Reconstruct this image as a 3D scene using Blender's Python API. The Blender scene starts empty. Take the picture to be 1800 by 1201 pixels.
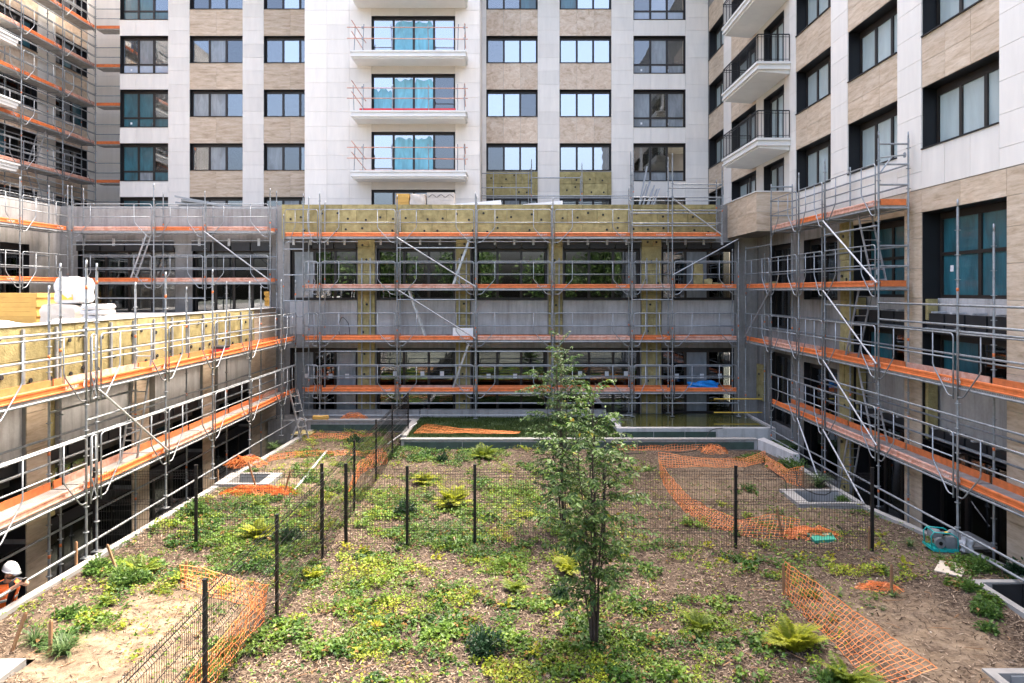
import bpy, math, random
import numpy as np
from mathutils import Vector, Matrix
random.seed(7); RNG = np.random.default_rng(7)
SC = bpy.context.scene
COL = SC.collection
# ------------------------------------------------------------------ camera
EYE = 5.3; FPX = 1210.0; HX, HY = 900.0, 511.0
cam_d = bpy.data.cameras.new('camera'); cam = bpy.data.objects.new('camera', cam_d); COL.objects.link(cam)
cam.location = (0, 0, EYE); cam.rotation_euler = (math.radians(90), 0, 0)
cam_d.sensor_width = 36; cam_d.lens = FPX / 1800 * 36; cam_d.shift_y = -(600.5 - HY) / 1800
cam_d.clip_start = 0.1; cam_d.clip_end = 2000
SC.camera = cam
# ------------------------------------------------------------------ sky, sun, exposure
SUN = Vector((0.373, 0.405, 1.0)).normalized()
w = bpy.data.worlds.new('World'); SC.world = w; w.use_nodes = True
nt = w.node_tree; nt.nodes.clear()
sky = nt.nodes.new('ShaderNodeTexSky'); sky.sky_type = 'NISHITA'; sky.sun_disc = False
sky.sun_elevation = math.asin(SUN.z); sky.sun_rotation = math.atan2(SUN.x, SUN.y)
sky.air_density = 0.82; sky.dust_density = 9.0; sky.ozone_density = 0.0
bg = nt.nodes.new('ShaderNodeBackground'); bg.inputs[1].default_value = 0.15
out = nt.nodes.new('ShaderNodeOutputWorld')
nt.links.new(sky.outputs[0], bg.inputs[0]); nt.links.new(bg.outputs[0], out.inputs[0])
sd = bpy.data.lights.new('sun', 'SUN'); sd.energy = 0.55; sd.angle = math.radians(10); sd.color = (1.0, 0.95, 0.87)
sun = bpy.data.objects.new('sun', sd); COL.objects.link(sun)
sun.rotation_euler = SUN.to_track_quat('Z', 'Y').to_euler(); sun.location = (20, 20, 60)
SC.view_settings.view_transform = 'Standard'; SC.view_settings.look = 'None'
SC.view_settings.gamma = 1; SC.view_settings.exposure = 2.92
SC.render.engine = 'CYCLES'
SC.cycles.max_bounces = 6; SC.cycles.diffuse_bounces = 3; SC.cycles.glossy_bounces = 3
SC.cycles.transmission_bounces = 4; SC.cycles.transparent_max_bounces = 12
SC.cycles.caustics_reflective = False; SC.cycles.caustics_refractive = False

# ------------------------------------------------------------------ pixel helpers (a pixel is a direction, the surface gives the distance)
def G(px, py, z=0.0):
    Y = (EYE - z) * FPX / (py - HY); return Vector(((px - HX) / FPX * Y, Y, z))
def AT(px, py, Y): return Vector(((px - HX) / FPX * Y, Y, EYE - (py - HY) / FPX * Y))
def PROJ(p):
    if p[1] < 0.5: return (-9999, -9999)
    return (HX + p[0] / p[1] * FPX, HY + (EYE - p[2]) / p[1] * FPX)

# ------------------------------------------------------------------ materials
MATS = {}
def nodes(name):
    m = bpy.data.materials.new(name); m.use_nodes = True; MATS[name] = m
    t = m.node_tree; b = t.nodes['Principled BSDF']; return m, t, b
def pos(t, scale=(1, 1, 1)):
    g = t.nodes.new('ShaderNodeNewGeometry'); mp = t.nodes.new('ShaderNodeMapping'); mp.inputs['Scale'].default_value = scale
    t.links.new(g.outputs['Position'], mp.inputs['Vector']); return mp.outputs['Vector']
def noise(t, vec, scale, detail=4, rough=.55, dist=0.0):
    n = t.nodes.new('ShaderNodeTexNoise'); n.inputs['Scale'].default_value = scale; n.inputs['Detail'].default_value = detail
    n.inputs['Roughness'].default_value = rough; n.inputs['Distortion'].default_value = dist
    t.links.new(vec, n.inputs['Vector']); return n.outputs[0]
def ramp(t, fac, stops):
    r = t.nodes.new('ShaderNodeValToRGB'); el = r.color_ramp.elements
    while len(el) < len(stops): el.new(0.5)
    for e, (p, c) in zip(el, stops): e.position = p; e.color = (*c, 1)
    t.links.new(fac, r.inputs[0]); return r.outputs[0]
def mix(t, a, b, fac, mode='MIX'):
    n = t.nodes.new('ShaderNodeMix'); n.data_type = 'RGBA'; n.blend_type = mode
    for s, v in ((n.inputs[6], a), (n.inputs[7], b)):
        if isinstance(v, tuple): s.default_value = (*v, 1)
        else: t.links.new(v, s)
    if isinstance(fac, (int, float)): n.inputs[0].default_value = fac
    else: t.links.new(fac, n.inputs[0])
    return n.outputs[2]
def maprange(t, v, a, b, c, d):
    n = t.nodes.new('ShaderNodeMapRange'); t.links.new(v, n.inputs[0])
    for i, x in enumerate((a, b, c, d)): n.inputs[i + 1].default_value = x
    return n.outputs[0]
def objrand(t, col, amt):
    oi = t.nodes.new('ShaderNodeObjectInfo'); v = maprange(t, oi.outputs['Random'], 0, 1, 1 - amt, 1 + amt)
    n = t.nodes.new('ShaderNodeVectorMath'); n.operation = 'SCALE'
    t.links.new(col, n.inputs[0]); t.links.new(v, n.inputs['Scale']); return n.outputs[0]
def bump(t, b, h, strength, dist=.02):
    n = t.nodes.new('ShaderNodeBump'); n.inputs['Strength'].default_value = strength; n.inputs['Distance'].default_value = dist
    t.links.new(h, n.inputs['Height']); t.links.new(n.outputs[0], b.inputs['Normal'])
def sc(c, k): return tuple(min(1, x * k) for x in c)
def mat(name, c, rough=.6, metal=0., amt=.15, scale=3., stretch=(1, 1, 1), rnd=0., bmp=0., bscale=40., spec=.5, dist=0., c2=None):
    m, t, b = nodes(name); v = pos(t, stretch)
    n = noise(t, v, scale, 5, .6, dist)
    colr = ramp(t, n, [(.28, sc(c, 1 - amt)), (.72, c2 or sc(c, 1 + amt))])
    if rnd: colr = objrand(t, colr, rnd)
    t.links.new(colr, b.inputs['Base Color']); b.inputs['Roughness'].default_value = rough; b.inputs['Metallic'].default_value = metal
    b.inputs['Specular IOR Level'].default_value = spec
    if bmp: bump(t, b, noise(t, pos(t), bscale, 4), bmp)
    return m
mat('white_stone', (.80, .75, .675), .55, 0, .055, 1.4, (3, 3, .5), rnd=.05, bmp=.03, bscale=60)
mat('cream_stone', (.66, .61, .54), .6, 0, .05, 1.4, rnd=.03)
mat('balcony_white', (.76, .75, .71), .5, 0, .05, 2.0)
mat('frame_dark', (.022, .017, .014), .42, 0, .15, 6)
mat('reveal_dark', (.010, .010, .012), .45, 0.2, .15, 4)
mat('box_dark', (.016, .017, .019), .5, 0, .2, 5)
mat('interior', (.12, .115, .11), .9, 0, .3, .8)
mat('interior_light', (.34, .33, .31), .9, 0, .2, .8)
mat('insul', (.37, .31, .145), .95, 0, .30, 4.5, rnd=.14, bmp=.9, bscale=28, spec=.1)
mat('dowel', (.025, .025, .025), .7, 0, .1, 5)
mat('orange', (.70, .18, .05), .5, 0, .22, 7, rnd=.12)
mat('orange_worn', (.66, .24, .14), .6, 0, .25, 7, rnd=.1, c2=(.72, .46, .36))
mat('black_metal', (.006, .006, .007), .45, 0.1, .1, 5)
mat('black_rubber', (.012, .012, .012), .6, 0, .1, 5)
mat('net_orange', (.86, .22, .04), .5, 0, .30, 4, c2=(.95, .36, .12))
mat('wood', (.27, .15, .075), .8, 0, .3, 6, (1, 1, .15), rnd=.12)
mat('wood_light', (.5, .38, .24), .8, 0, .2, 6, rnd=.1)
mat('kerb_stone', (.27, .262, .245), .85, 0, .16, 3, bmp=.25, bscale=30)
mat('zinc_grey', (.33, .345, .35), .5, .3, .12, 4, rnd=.12)
mat('membrane', (.045, .075, .058), .7, 0, .35, 4)
mat('lawn', (.03, .055, .014), .95, 0, .4, 9, bmp=.5, bscale=60)
mat('teal_paint', (.01, .34, .31), .4, 0, .1, 5)
mat('engine_grey', (.22, .23, .235), .5, .4, .2, 6)
mat('yellow', (.72, .47, .05), .5, 0, .08, 4)
mat('yellow_board', (.58, .34, .085), .8, 0, .12, 3, rnd=.10)
mat('wrap_white', (.52, .515, .51), .35, 0, .10, 5, bmp=.4, bscale=14)
mat('wrap_cream', (.52, .465, .40), .4, 0, .10, 5, bmp=.4, bscale=14)
mat('sheet_white', (.85, .85, .85), .5, 0, .04, 4)
mat('blue_bag', (.01, .22, .62), .4, 0, .3, 9, bmp=.5, bscale=20)
mat('blue', (.02, .10, .45), .45, 0, .1, 5)
mat('red', (.62, .03, .04), .45, 0, .1, 5)
mat('white_plastic', (.8, .8, .82), .4, 0, .04, 4)
mat('green_lid', (.03, .27, .19), .5, 0, .15, 6)
mat('board_beige', (.58, .50, .40), .8, 0, .08, 5)
mat('skin', (.55, .30, .20), .55, 0, .08, 12)
mat('shirt_dark', (.02, .022, .028), .85, 0, .2, 10)
mat('vest_orange', (.90, .16, .02), .6, 0, .08, 6)
mat('reflective', (.62, .63, .60), .35, 0, .05, 6)
mat('red_flag', (.75, .02, .02), .6, 0, .08, 6)
mat('bark', (.055, .038, .028), .9, 0, .35, 18, (1, 1, .3), bmp=.5, bscale=40)
mat('letter_white', (.85, .80, .76), .6, 0, .03, 4)
mat('ground', (.075, .08, .06), .9, 0, .25, .7, bmp=.3, bscale=12)
mat('label_white', (.8, .8, .8), .6, 0, .02, 4)
def concrete(name, c, amt=.22):
    m, t, b = nodes(name)
    n1 = noise(t, pos(t), .9, 6, .6); n2 = noise(t, pos(t, (5, 5, .5)), 1.2, 4, .6); n3 = noise(t, pos(t), 14, 3)
    a = ramp(t, n1, [(.3, sc(c, 1 - amt)), (.7, sc(c, 1 + amt))])
    s = ramp(t, n2, [(.30, (.62, .60, .57)), (.55, (1, 1, 1))])
    f = ramp(t, n3, [(.3, (.9, .9, .9)), (.7, (1.0, 1.0, 1.0))])
    x = mix(t, mix(t, a, s, .75, 'MULTIPLY'), f, 1, 'MULTIPLY')
    t.links.new(x, b.inputs['Base Color']); b.inputs['Roughness'].default_value = .88
    bump(t, b, n3, .2)
concrete('concrete', (.30, .29, .275)); concrete('concrete_light', (.50, .485, .47), .14); concrete('concrete_mid', (.40, .39, .375), .18)
def steel(name, c, metal, rough):
    m, t, b = nodes(name); n = noise(t, pos(t), 9, 5, .65)
    x = ramp(t, n, [(.3, sc(c, .66)), (.6, c), (.8, sc(c, 1.25))]); st = ramp(t, noise(t, pos(t), 2.7, 5, .7), [(.60, (1, 1, 1)), (.72, (.80, .70, .60))]); x = mix(t, x, st, 1, 'MULTIPLY'); x = objrand(t, x, .16)
    t.links.new(x, b.inputs['Base Color']); b.inputs['Metallic'].default_value = metal
    t.links.new(maprange(t, n, .2, .8, rough - .12, rough + .15), b.inputs['Roughness'])
steel('galv', (.36, .385, .40), .55, .48); steel('alu', (.55, .56, .57), .7, .42); steel('galv_light', (.55, .56, .57), .4, .5)
def travertine(name, dark, mid, light, cloud=False):
    m, t, b = nodes(name)
    st = (.9, .9, 5.5) if not cloud else (1.5, 1.5, 2.2)
    g = t.nodes.new('ShaderNodeNewGeometry'); oi = t.nodes.new('ShaderNodeObjectInfo')
    vm = t.nodes.new('ShaderNodeVectorMath'); vm.operation = 'SCALE'; vm.inputs[0].default_value = (7.3, 5.1, 3.7); t.links.new(oi.outputs['Random'], vm.inputs['Scale'])
    va = t.nodes.new('ShaderNodeVectorMath'); va.operation = 'ADD'; t.links.new(g.outputs['Position'], va.inputs[0]); t.links.new(vm.outputs[0], va.inputs[1])
    mp = t.nodes.new('ShaderNodeMapping'); mp.inputs['Scale'].default_value = st; t.links.new(va.outputs[0], mp.inputs['Vector'])
    n = noise(t, mp.outputs[0], 1.6, 7, .62, 1.2 if cloud else .5)
    n2 = noise(t, mp.outputs[0], 7, 4, .6, .3)
    x = ramp(t, n, [(.26, dark), (.46, mid), (.70, light)])
    y = ramp(t, n2, [(.30, (.80, .78, .75)), (.52, (1, 1, 1))])
    x = mix(t, x, y, .8, 'MULTIPLY'); x = objrand(t, x, .07)
    t.links.new(x, b.inputs['Base Color']); b.inputs['Roughness'].default_value = .5
travertine('travertine', (.38, .275, .18), (.57, .44, .31), (.70, .58, .45))
travertine('travertine_cloud', (.44, .31, .20), (.66, .51, .37), (.78, .66, .53), True)
def glass(name, tint, add, rough=.015):
    m = bpy.data.materials.new(name); m.use_nodes = True; MATS[name] = m; t = m.node_tree; t.nodes.clear()
    o = t.nodes.new('ShaderNodeOutputMaterial'); tr = t.nodes.new('ShaderNodeBsdfTransparent'); tr.inputs[0].default_value = (*tint, 1)
    gl = t.nodes.new('ShaderNodeBsdfGlossy'); gl.inputs['Roughness'].default_value = rough; gl.inputs[0].default_value = (.93, .96, 1, 1)
    fr = t.nodes.new('ShaderNodeFresnel'); fr.inputs[0].default_value = 1.55
    f = maprange(t, fr.outputs[0], 0, 1, add, 1.0)
    bp = t.nodes.new('ShaderNodeBump'); bp.inputs['Strength'].default_value = .03; bp.inputs['Distance'].default_value = .05
    t.links.new(noise(t, pos(t), 1.1, 2), bp.inputs['Height']); t.links.new(bp.outputs[0], gl.inputs['Normal'])
    ms = t.nodes.new('ShaderNodeMixShader'); t.links.new(f, ms.inputs[0]); t.links.new(tr.outputs[0], ms.inputs[1]); t.links.new(gl.outputs[0], ms.inputs[2]); t.links.new(ms.outputs[0], o.inputs[0])
glass('glass', (.60, .63, .63), .15); glass('glass_solar', (.40, .46, .52), .42); glass('glass_dark', (.45, .47, .47), .10)
def film(name, c, rough, amt):
    m, t, b = nodes(name); n = noise(t, pos(t, (2.2, 2.2, .6)), 1.6, 5, .6, .8)
    x = ramp(t, n, [(.3, sc(c, 1 - amt)), (.7, sc(c, 1 + amt))]); x = objrand(t, x, .12)
    t.links.new(x, b.inputs['Base Color']); b.inputs['Roughness'].default_value = rough; b.inputs['Specular IOR Level'].default_value = .9
    b.inputs['Coat Weight'].default_value = .6; b.inputs['Coat Roughness'].default_value = .04
    bump(t, b, noise(t, pos(t, (3, 3, .8)), 4, 3, .6, 1.0), .25)
film('film_white', (.40, .47, .56), .3, .12); film('film_teal', (.018, .11, .14), .3, .45); film('film_bright', (.13, .47, .58), .3, .30)
film('film_pale', (.42, .50, .49), .3, .12); film('film_grey', (.22, .25, .27), .3, .3)
def perforated():
    m, t, b = nodes('perforated'); v = t.nodes.new('ShaderNodeTexVoronoi'); v.inputs['Scale'].default_value = 22; v.inputs['Randomness'].default_value = 0
    t.links.new(pos(t), v.inputs['Vector'])
    n = noise(t, pos(t), 5, 4)
    x = ramp(t, v.outputs['Distance'], [(.22, (.10, .10, .095)), (.34, (.50, .49, .47))]); y = ramp(t, n, [(.3, (.65, .63, .6)), (.65, (1, 1, 1))])
    t.links.new(mix(t, x, y, 1, 'MULTIPLY'), b.inputs['Base Color']); b.inputs['Roughness'].default_value = .6; b.inputs['Metallic'].default_value = .2
perforated()
def water():
    m, t, b = nodes('water'); b.inputs['Base Color'].default_value = (.075, .075, .022, 1); b.inputs['Roughness'].default_value = .06; b.inputs['Specular IOR Level'].default_value = .6
    bump(t, b, noise(t, pos(t), 2.5, 3), .06)
water()
def soil():
    m, t, b = nodes('soil'); at = t.nodes.new('ShaderNodeAttribute'); at.attribute_name = 'sand'
    p = pos(t); n1 = noise(t, p, 26, 5, .7); n2 = noise(t, p, 3, 5, .6); n3 = noise(t, pos(t, (1, 1, 1)), 70, 3)
    mul = ramp(t, n1, [(.30, (.026, .019, .014)), (.52, (.095, .069, .050)), (.74, (.22, .168, .128))])
    sand = ramp(t, n2, [(.25, (.15, .105, .066)), (.5, (.26, .195, .13)), (.75, (.34, .265, .185))])
    sp = ramp(t, n3, [(.30, (.55, .52, .48)), (.45, (1, 1, 1))]); sand = mix(t, sand, sp, .7, 'MULTIPLY'); sand = mix(t, sand, ramp(t, noise(t, p, 9, 4, .65), [(.33, (.50, .46, .42)), (.52, (1, 1, 1))]), .85, 'MULTIPLY')
    x = mix(t, mul, sand, at.outputs['Fac']); t.links.new(x, b.inputs['Base Color']); b.inputs['Roughness'].default_value = .95; b.inputs['Specular IOR Level'].default_value = .15
    bump(t, b, n1, .7, .03)
soil()
def vcol(name, rough, trans, spec=.3):
    m, t, b = nodes(name); at = t.nodes.new('ShaderNodeAttribute'); at.attribute_name = 'Col'
    t.links.new(at.outputs['Color'], b.inputs['Base Color']); b.inputs['Roughness'].default_value = rough; b.inputs['Specular IOR Level'].default_value = spec
    if trans:
        o = t.nodes['Material Output']; tl = t.nodes.new('ShaderNodeBsdfTranslucent'); t.links.new(at.outputs['Color'], tl.inputs[0])
        ms = t.nodes.new('ShaderNodeMixShader'); ms.inputs[0].default_value = trans
        t.links.new(b.outputs[0], ms.inputs[1]); t.links.new(tl.outputs[0], ms.inputs[2]); t.links.new(ms.outputs[0], o.inputs[0])
vcol('leaf', .45, .38); vcol('chip', .9, 0, .1)

# ------------------------------------------------------------------ object helpers
WM = {}
def put(o, M, parent=None):
    COL.objects.link(o); o.matrix_basis = M; WM[o.name] = M
    if parent is not None:
        o.parent = parent; o.matrix_parent_inverse = WM[parent.name].inverted()
    return o
def thing(name, label, cat, loc=(0, 0, 0), group=None):
    o = bpy.data.objects.new(name, None); o.empty_display_size = .2; put(o, Matrix.Translation(loc)); return tag(o, label, cat, group)
def tag(o, label, cat, group=None):
    o['label'] = label; o['category'] = cat
    if group: o['group'] = group
    return o
def kind(o, k): o['kind'] = k; return o
class MB:
    def __init__(s): s.v = []; s.f = []; s.m = []; s.mi = 0
    def add(s, vs, fs):
        n = len(s.v); s.v += [tuple(p) for p in vs]; s.f += [tuple(i + n for i in f) for f in fs]; s.m += [s.mi] * len(fs); return s
    def box(s, x0, x1, y0, y1, z0, z1):
        x0, x1 = min(x0, x1), max(x0, x1); y0, y1 = min(y0, y1), max(y0, y1); z0, z1 = min(z0, z1), max(z0, z1)
        return s.add([(x0, y0, z0), (x1, y0, z0), (x1, y1, z0), (x0, y1, z0), (x0, y0, z1), (x1, y0, z1), (x1, y1, z1), (x0, y1, z1)],
              [(0, 3, 2, 1), (4, 5, 6, 7), (0, 1, 5, 4), (1, 2, 6, 5), (2, 3, 7, 6), (3, 0, 4, 7)])
    def hexa(s, b, t): return s.add(list(b) + list(t), [(0, 3, 2, 1), (4, 5, 6, 7), (0, 1, 5, 4), (1, 2, 6, 5), (2, 3, 7, 6), (3, 0, 4, 7)])
    def tube(s, pts, r, n=6, caps=True):
        pts = [Vector(p) for p in pts]; k = len(pts); rs = r if isinstance(r, (list, tuple)) else [r] * k
        vs = []; fs = []; a = None
        for i, p in enumerate(pts):
            d = (pts[min(i + 1, k - 1)] - pts[max(i - 1, 0)])
            d = d.normalized() if d.length > 1e-9 else Vector((0, 0, 1))
            if a is None: a = d.orthogonal().normalized()
            a = (a - d * a.dot(d)); a = a.normalized() if a.length > 1e-6 else d.orthogonal().normalized(); b = d.cross(a)
            for j in range(n):
                t = 2 * math.pi * j / n; vs.append(p + (a * math.cos(t) + b * math.sin(t)) * rs[i])
        for i in range(k - 1):
            for j in range(n): fs.append((i * n + j, i * n + (j + 1) % n, (i + 1) * n + (j + 1) % n, (i + 1) * n + j))
        if caps: fs.append(tuple(range(n - 1, -1, -1))); fs.append(tuple((k - 1) * n + j for j in range(n)))
        return s.add(vs, fs)
    def disc(s, c, ax, r, h, n=8):
        c = Vector(c); ax = Vector(ax).normalized(); return s.tube([c - ax * h / 2, c + ax * h / 2], r, n)
    def sphere(s, c, rx, ry, rz, nu=12, nv=8, v0=0., v1=math.pi):
        vs = []; fs = []
        for i in range(nv + 1):
            th = v0 + (v1 - v0) * i / nv
            for j in range(nu):
                ph = 2 * math.pi * j / nu; vs.append((c[0] + rx * math.sin(th) * math.cos(ph), c[1] + ry * math.sin(th) * math.sin(ph), c[2] + rz * math.cos(th)))
        for i in range(nv):
            for j in range(nu): fs.append((i * nu + j, (i + 1) * nu + j, (i + 1) * nu + (j + 1) % nu, i * nu + (j + 1) % nu))
        return s.add(vs, fs)
    def mesh(s, name, mats, smooth=False):
        me = bpy.data.meshes.new(name); me.from_pydata(s.v, [], s.f)
        for m in ([mats] if isinstance(mats, str) else mats): me.materials.append(MATS[m])
        if any(s.m): me.polygons.foreach_set('material_index', s.m)
        if smooth: me.polygons.foreach_set('use_smooth', [True] * len(s.f))
        me.update(); return me
    def obj(s, name, mats, parent=None, smooth=False, M=None):
        return put(bpy.data.objects.new(name, s.mesh(name, mats, smooth)), M or Matrix.Identity(4), parent)
CUBE = {}
def box(name, x0, x1, y0, y1, z0, z1, m, parent=None):
    if m not in CUBE: CUBE[m] = MB().box(-.5, .5, -.5, .5, -.5, .5).mesh('block_' + m, m)
    o = bpy.data.objects.new(name, CUBE[m])
    return put(o, Matrix.Translation(((x0 + x1) / 2, (y0 + y1) / 2, (z0 + z1) / 2)) @ Matrix.Diagonal((max(abs(x1 - x0), .001), max(abs(y1 - y0), .001), max(abs(z1 - z0), .001), 1)), parent)
CYL = {}
def rod(name, p, q, r, m, parent=None, n=8):
    if m not in CYL: CYL[m] = MB().tube([(0, 0, 0), (0, 0, 1)], 1, n).mesh('bar_' + m, m, True)
    p = Vector(p); q = Vector(q); d = q - p
    o = bpy.data.objects.new(name, CYL[m])
    return put(o, Matrix.Translation(p) @ d.to_track_quat('Z', 'Y').to_matrix().to_4x4() @ Matrix.Diagonal((r, r, d.length, 1)), parent)
def blend(o):
    return o
# facade frames: u along the wall, d outwards, z up
class F:
    def __init__(s, kind, c): s.k = kind; s.c = c
    def p(s, u, d, z):
        if s.k == 'back': return Vector((u, s.c - d, z))
        if s.k == 'right': return Vector((s.c - d, u, z))
        return Vector((s.c + d, u, z))
    def b(s, u0, u1, d0, d1, z0, z1):
        a = s.p(u0, d0, z0); c = s.p(u1, d1, z1); return (min(a.x, c.x), max(a.x, c.x), min(a.y, c.y), max(a.y, c.y), min(z0, z1), max(z0, z1))
FB = F('back', 34.6); FBAY = F('back', 32.1); FR = F('right', 9.88); FP = F('back', 27.6); FL = F('left', -9.4); FC = F('back', 27.9); FCS = F('left', -18.3); FW = F('left', -22.6); FRC = F('back', 37.2)

PANE = {'g': 'glass', 's': 'glass_solar', 'd': 'glass_dark', 'w': 'film_white', 't': 'film_teal', 'b': 'film_bright', 'p': 'film_pale', 'y': 'film_grey'}
def window(fc, root, u0, u1, z0, z1, panes, low=None, lowh=.5, depth=.2, fw=.055, sill=True, head=.10):
    m = MB(); D = -depth; n = len(panes); bx = lambda *a: m.box(*fc.b(*a))
    bx(u0, u0 + fw, D - .07, D, z0, z1); bx(u1 - fw, u1, D - .07, D, z0, z1)
    bx(u0 + fw, u1 - fw, D - .07, D, z1 - fw - head, z1); bx(u0 + fw, u1 - fw, D - .07, D, z0, z0 + fw)
    zt = z0 + lowh if low else z0 + fw
    iw = (u1 - u0 - 2 * fw) / n
    for i in range(1, n): bx(u0 + fw + i * iw - .05, u0 + fw + i * iw + .05, D - .075, D + .01, z0 + fw, z1 - fw - head)
    if low: bx(u0 + fw, u1 - fw, D - .072, D + .006, zt - .04, zt + .04)
    wo = m.obj('window', 'frame_dark', root)
    r = MB(); bx = lambda *a: r.box(*fc.b(*a))
    bx(u0, u0 + .012, D, .0, z0, z1); bx(u1 - .012, u1, D, .0, z0, z1); bx(u0 + .012, u1 - .012, D, .0, z1 - .012, z1)
    r.obj('reveal', 'reveal_dark', wo)
    if sill: box('sill', *fc.b(u0 + .013, u1 - .013, D, .06, z0 + .002, z0 + .03), 'reveal_dark', wo)
    for i, k in enumerate(panes):
        if k == 'o': continue
        a = u0 + fw + i * iw + .03; c = a + iw - .06
        box('pane', *fc.b(a, c, D - .05, D - .03, (zt + .03 if low else zt), z1 - fw - head), PANE[k], wo)
    if low:
        for i, k in enumerate(low):
            if k == 'o': continue
            a = u0 + fw + i * iw + .03; c = a + iw - .06
            box('pane', *fc.b(a, c, D - .05, D - .03, z0 + fw, zt - .03), PANE[k], wo)
    return wo
def sticker(fc, root, u, z, depth=.2, s=.09):
    return box('paper_label', *fc.b(u, u + s, -depth - .028, -depth - .022, z, z + s * 1.2), 'label_white', root)
class Panels:
    """cladding slabs of one building: the largest in view are single parts, the rest one part"""
    def __init__(s, root, name): s.root = root; s.name = name; s.l = []
    def grid(s, fc, u0, u1, z0, z1, nu, nz, m, t=.03, gap=.008):
        du = (u1 - u0) / nu; dz = (z1 - z0) / nz
        for i in range(nu):
            for j in range(nz):
                s.l.append((fc.b(u0 + i * du + gap / 2, u0 + (i + 1) * du - gap / 2, 0.002, t + random.uniform(0, .003), z0 + j * dz + gap / 2, z0 + (j + 1) * dz - gap / 2), m))
    def rows(s, fc, u0, u1, z0, z1, nu, m, h=.675, zref=.0, **k):
        z = z0
        while z < z1 - .05:
            zn = (math.floor((z - zref) / h + 1e-4) + 1) * h + zref
            if zn > z1 - .12: zn = z1
            s.grid(fc, u0, u1, z, zn, nu, 1, m, **k); z = zn
    def done(s, cap=298):
        def key(e):
            b = e[0]; c = ((b[0] + b[1]) / 2, (b[2] + b[3]) / 2, (b[4] + b[5]) / 2); q = PROJ(c)
            if not (-20 < q[0] < 1820 and -20 < q[1] < 1221): return 0
            dims = sorted((b[1] - b[0], b[3] - b[2], b[5] - b[4])); return dims[1] * dims[2] / c[1] ** 2
        s.l.sort(key=key, reverse=True); rest = {}
        for i, e in enumerate(s.l):
            if i < cap and key(e) > 0: box(s.name, *e[0], e[1], s.root)
            else: rest.setdefault(e[1], MB()).box(*e[0])
        for m, mb in rest.items(): kind(mb.obj(s.name + '_remainder', m, s.root), 'stuff')
def wallgrid(mb, fc, u0, u1, z0, z1, holes, thick=.3):
    """solid wall with rectangular holes (u0,u1,z0,z1) grouped in columns"""
    cols = {}
    for h in holes: cols.setdefault((h[0], h[1]), []).append((h[2], h[3]))
    u = u0
    for (a, b) in sorted(cols):
        if a > u: mb.box(*fc.b(u, a, -thick, 0, z0, z1))
        z = z0
        for (c, d) in sorted(cols[(a, b)]):
            if c > z: mb.box(*fc.b(a, b, -thick, 0, z, c))
            z = d
        if z < z1: mb.box(*fc.b(a, b, -thick, 0, z, z1))
        u = b
    if u < u1: mb.box(*fc.b(u, u1, -thick, 0, z0, z1))
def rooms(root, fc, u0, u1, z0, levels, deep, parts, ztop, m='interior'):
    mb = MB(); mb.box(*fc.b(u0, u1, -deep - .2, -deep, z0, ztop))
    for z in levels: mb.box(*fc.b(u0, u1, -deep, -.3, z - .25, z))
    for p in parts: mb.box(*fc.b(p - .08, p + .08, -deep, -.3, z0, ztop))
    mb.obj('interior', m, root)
# ================================================================== setting: ground
kind(MB().add([(-400, -400, -1.1), (400, -400, -1.1), (400, 400, -1.1), (-400, 400, -1.1)], [(0, 1, 2, 3)]).obj('ground', 'ground'), 'structure')
LINT = [10.0, 12.7, 15.4, 18.1, 20.8]; ROOF = 22.6
# ================================================================== back apartment building
bt = thing('apartment_building', 'tall white stone apartment building across the back with a balconied centre bay', 'building', (0, 34.6, -1.1))
SHORT = {'B': (-16.19, -13.53), 'C': (-12.47, -9.81), 'D': (-1.29, 1.29), 'E': (2.39, 4.99)}; TALL = {'A': (-19.7, -17.27), 'F': (6.10, 8.72)}
KIND = {'B': ['yyg', 'gyd', 'yyg', 'gyd', 'dgg'], 'C': ['gyg', 'ydg', 'ggd', 'gsg', 'dsg'], 'D': ['gyg', 'dss', 'ssd', 'gss', 'ggt'], 'E': ['ggg', 'sss', 'sss', 'sss', 'tss'],
        'A': ['tt', 'ttg', 'ttg', 'gyg', 'ttg'], 'F': ['ggd', 'ddo', 'ygy', 'dyd', 'dgd']}
LOWK = {'A': ['ttt', 'tyt', 'ttt', 'www', 'ttt'], 'F': ['yyy', 'yyy', 'yyy', 'ywy', 'www']}
KIND['A'][0] = 'ttt'
pt = Panels(bt, 'travertine_panel'); ps = Panels(bt, 'stone_panel')
holes = []
for c, (a, b) in SHORT.items():
    for i, L in enumerate(LINT):
        holes.append((a, b, L - 1.37, L)); window(FB, bt, a, b, L - 1.37, L, KIND[c][i])
        if i < 4: 
            if c in 'DE' and i == 0: continue
            pt.grid(FB, a, b, L, L + 2.7 - 1.37, 3 if c in 'DE' else 2, 1, 'travertine_cloud' if c in 'DE' else 'travertine', t=.02)
for c, (a, b) in TALL.items():
    for i, L in enumerate(LINT):
        holes.append((a, b, L - 1.9, L)); wn = window(FB, bt, a, b, L - 1.9, L, KIND[c][i], LOWK[c][i], .52)
        if i in (2, 3): sticker(FB, wn, a + .4, L - 1.7); sticker(FB, wn, b - .9, L - 1.72)
        if i < 4: ps.grid(FB, a, b, L, L + .8, 3, 1, 'white_stone')
for (a, b) in ((-17.27, -16.19), (-13.53, -12.47), (1.29, 2.39), (4.99, 6.10), (8.72, 9.85)): ps.rows(FB, a, b, 7.6, ROOF, 1, 'white_stone', zref=.13)
ps.rows(FB, -1.51, -1.29, 7.6, ROOF, 1, 'white_stone', zref=.13)
wm = MB(); wallgrid(wm, FB, -19.7, -9.7, -1.1, ROOF, [h for h in holes if h[1] < -9]); wallgrid(wm, FB, -1.6, 9.88, -1.1, ROOF, [h for h in holes if h[0] > -2])
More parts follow.
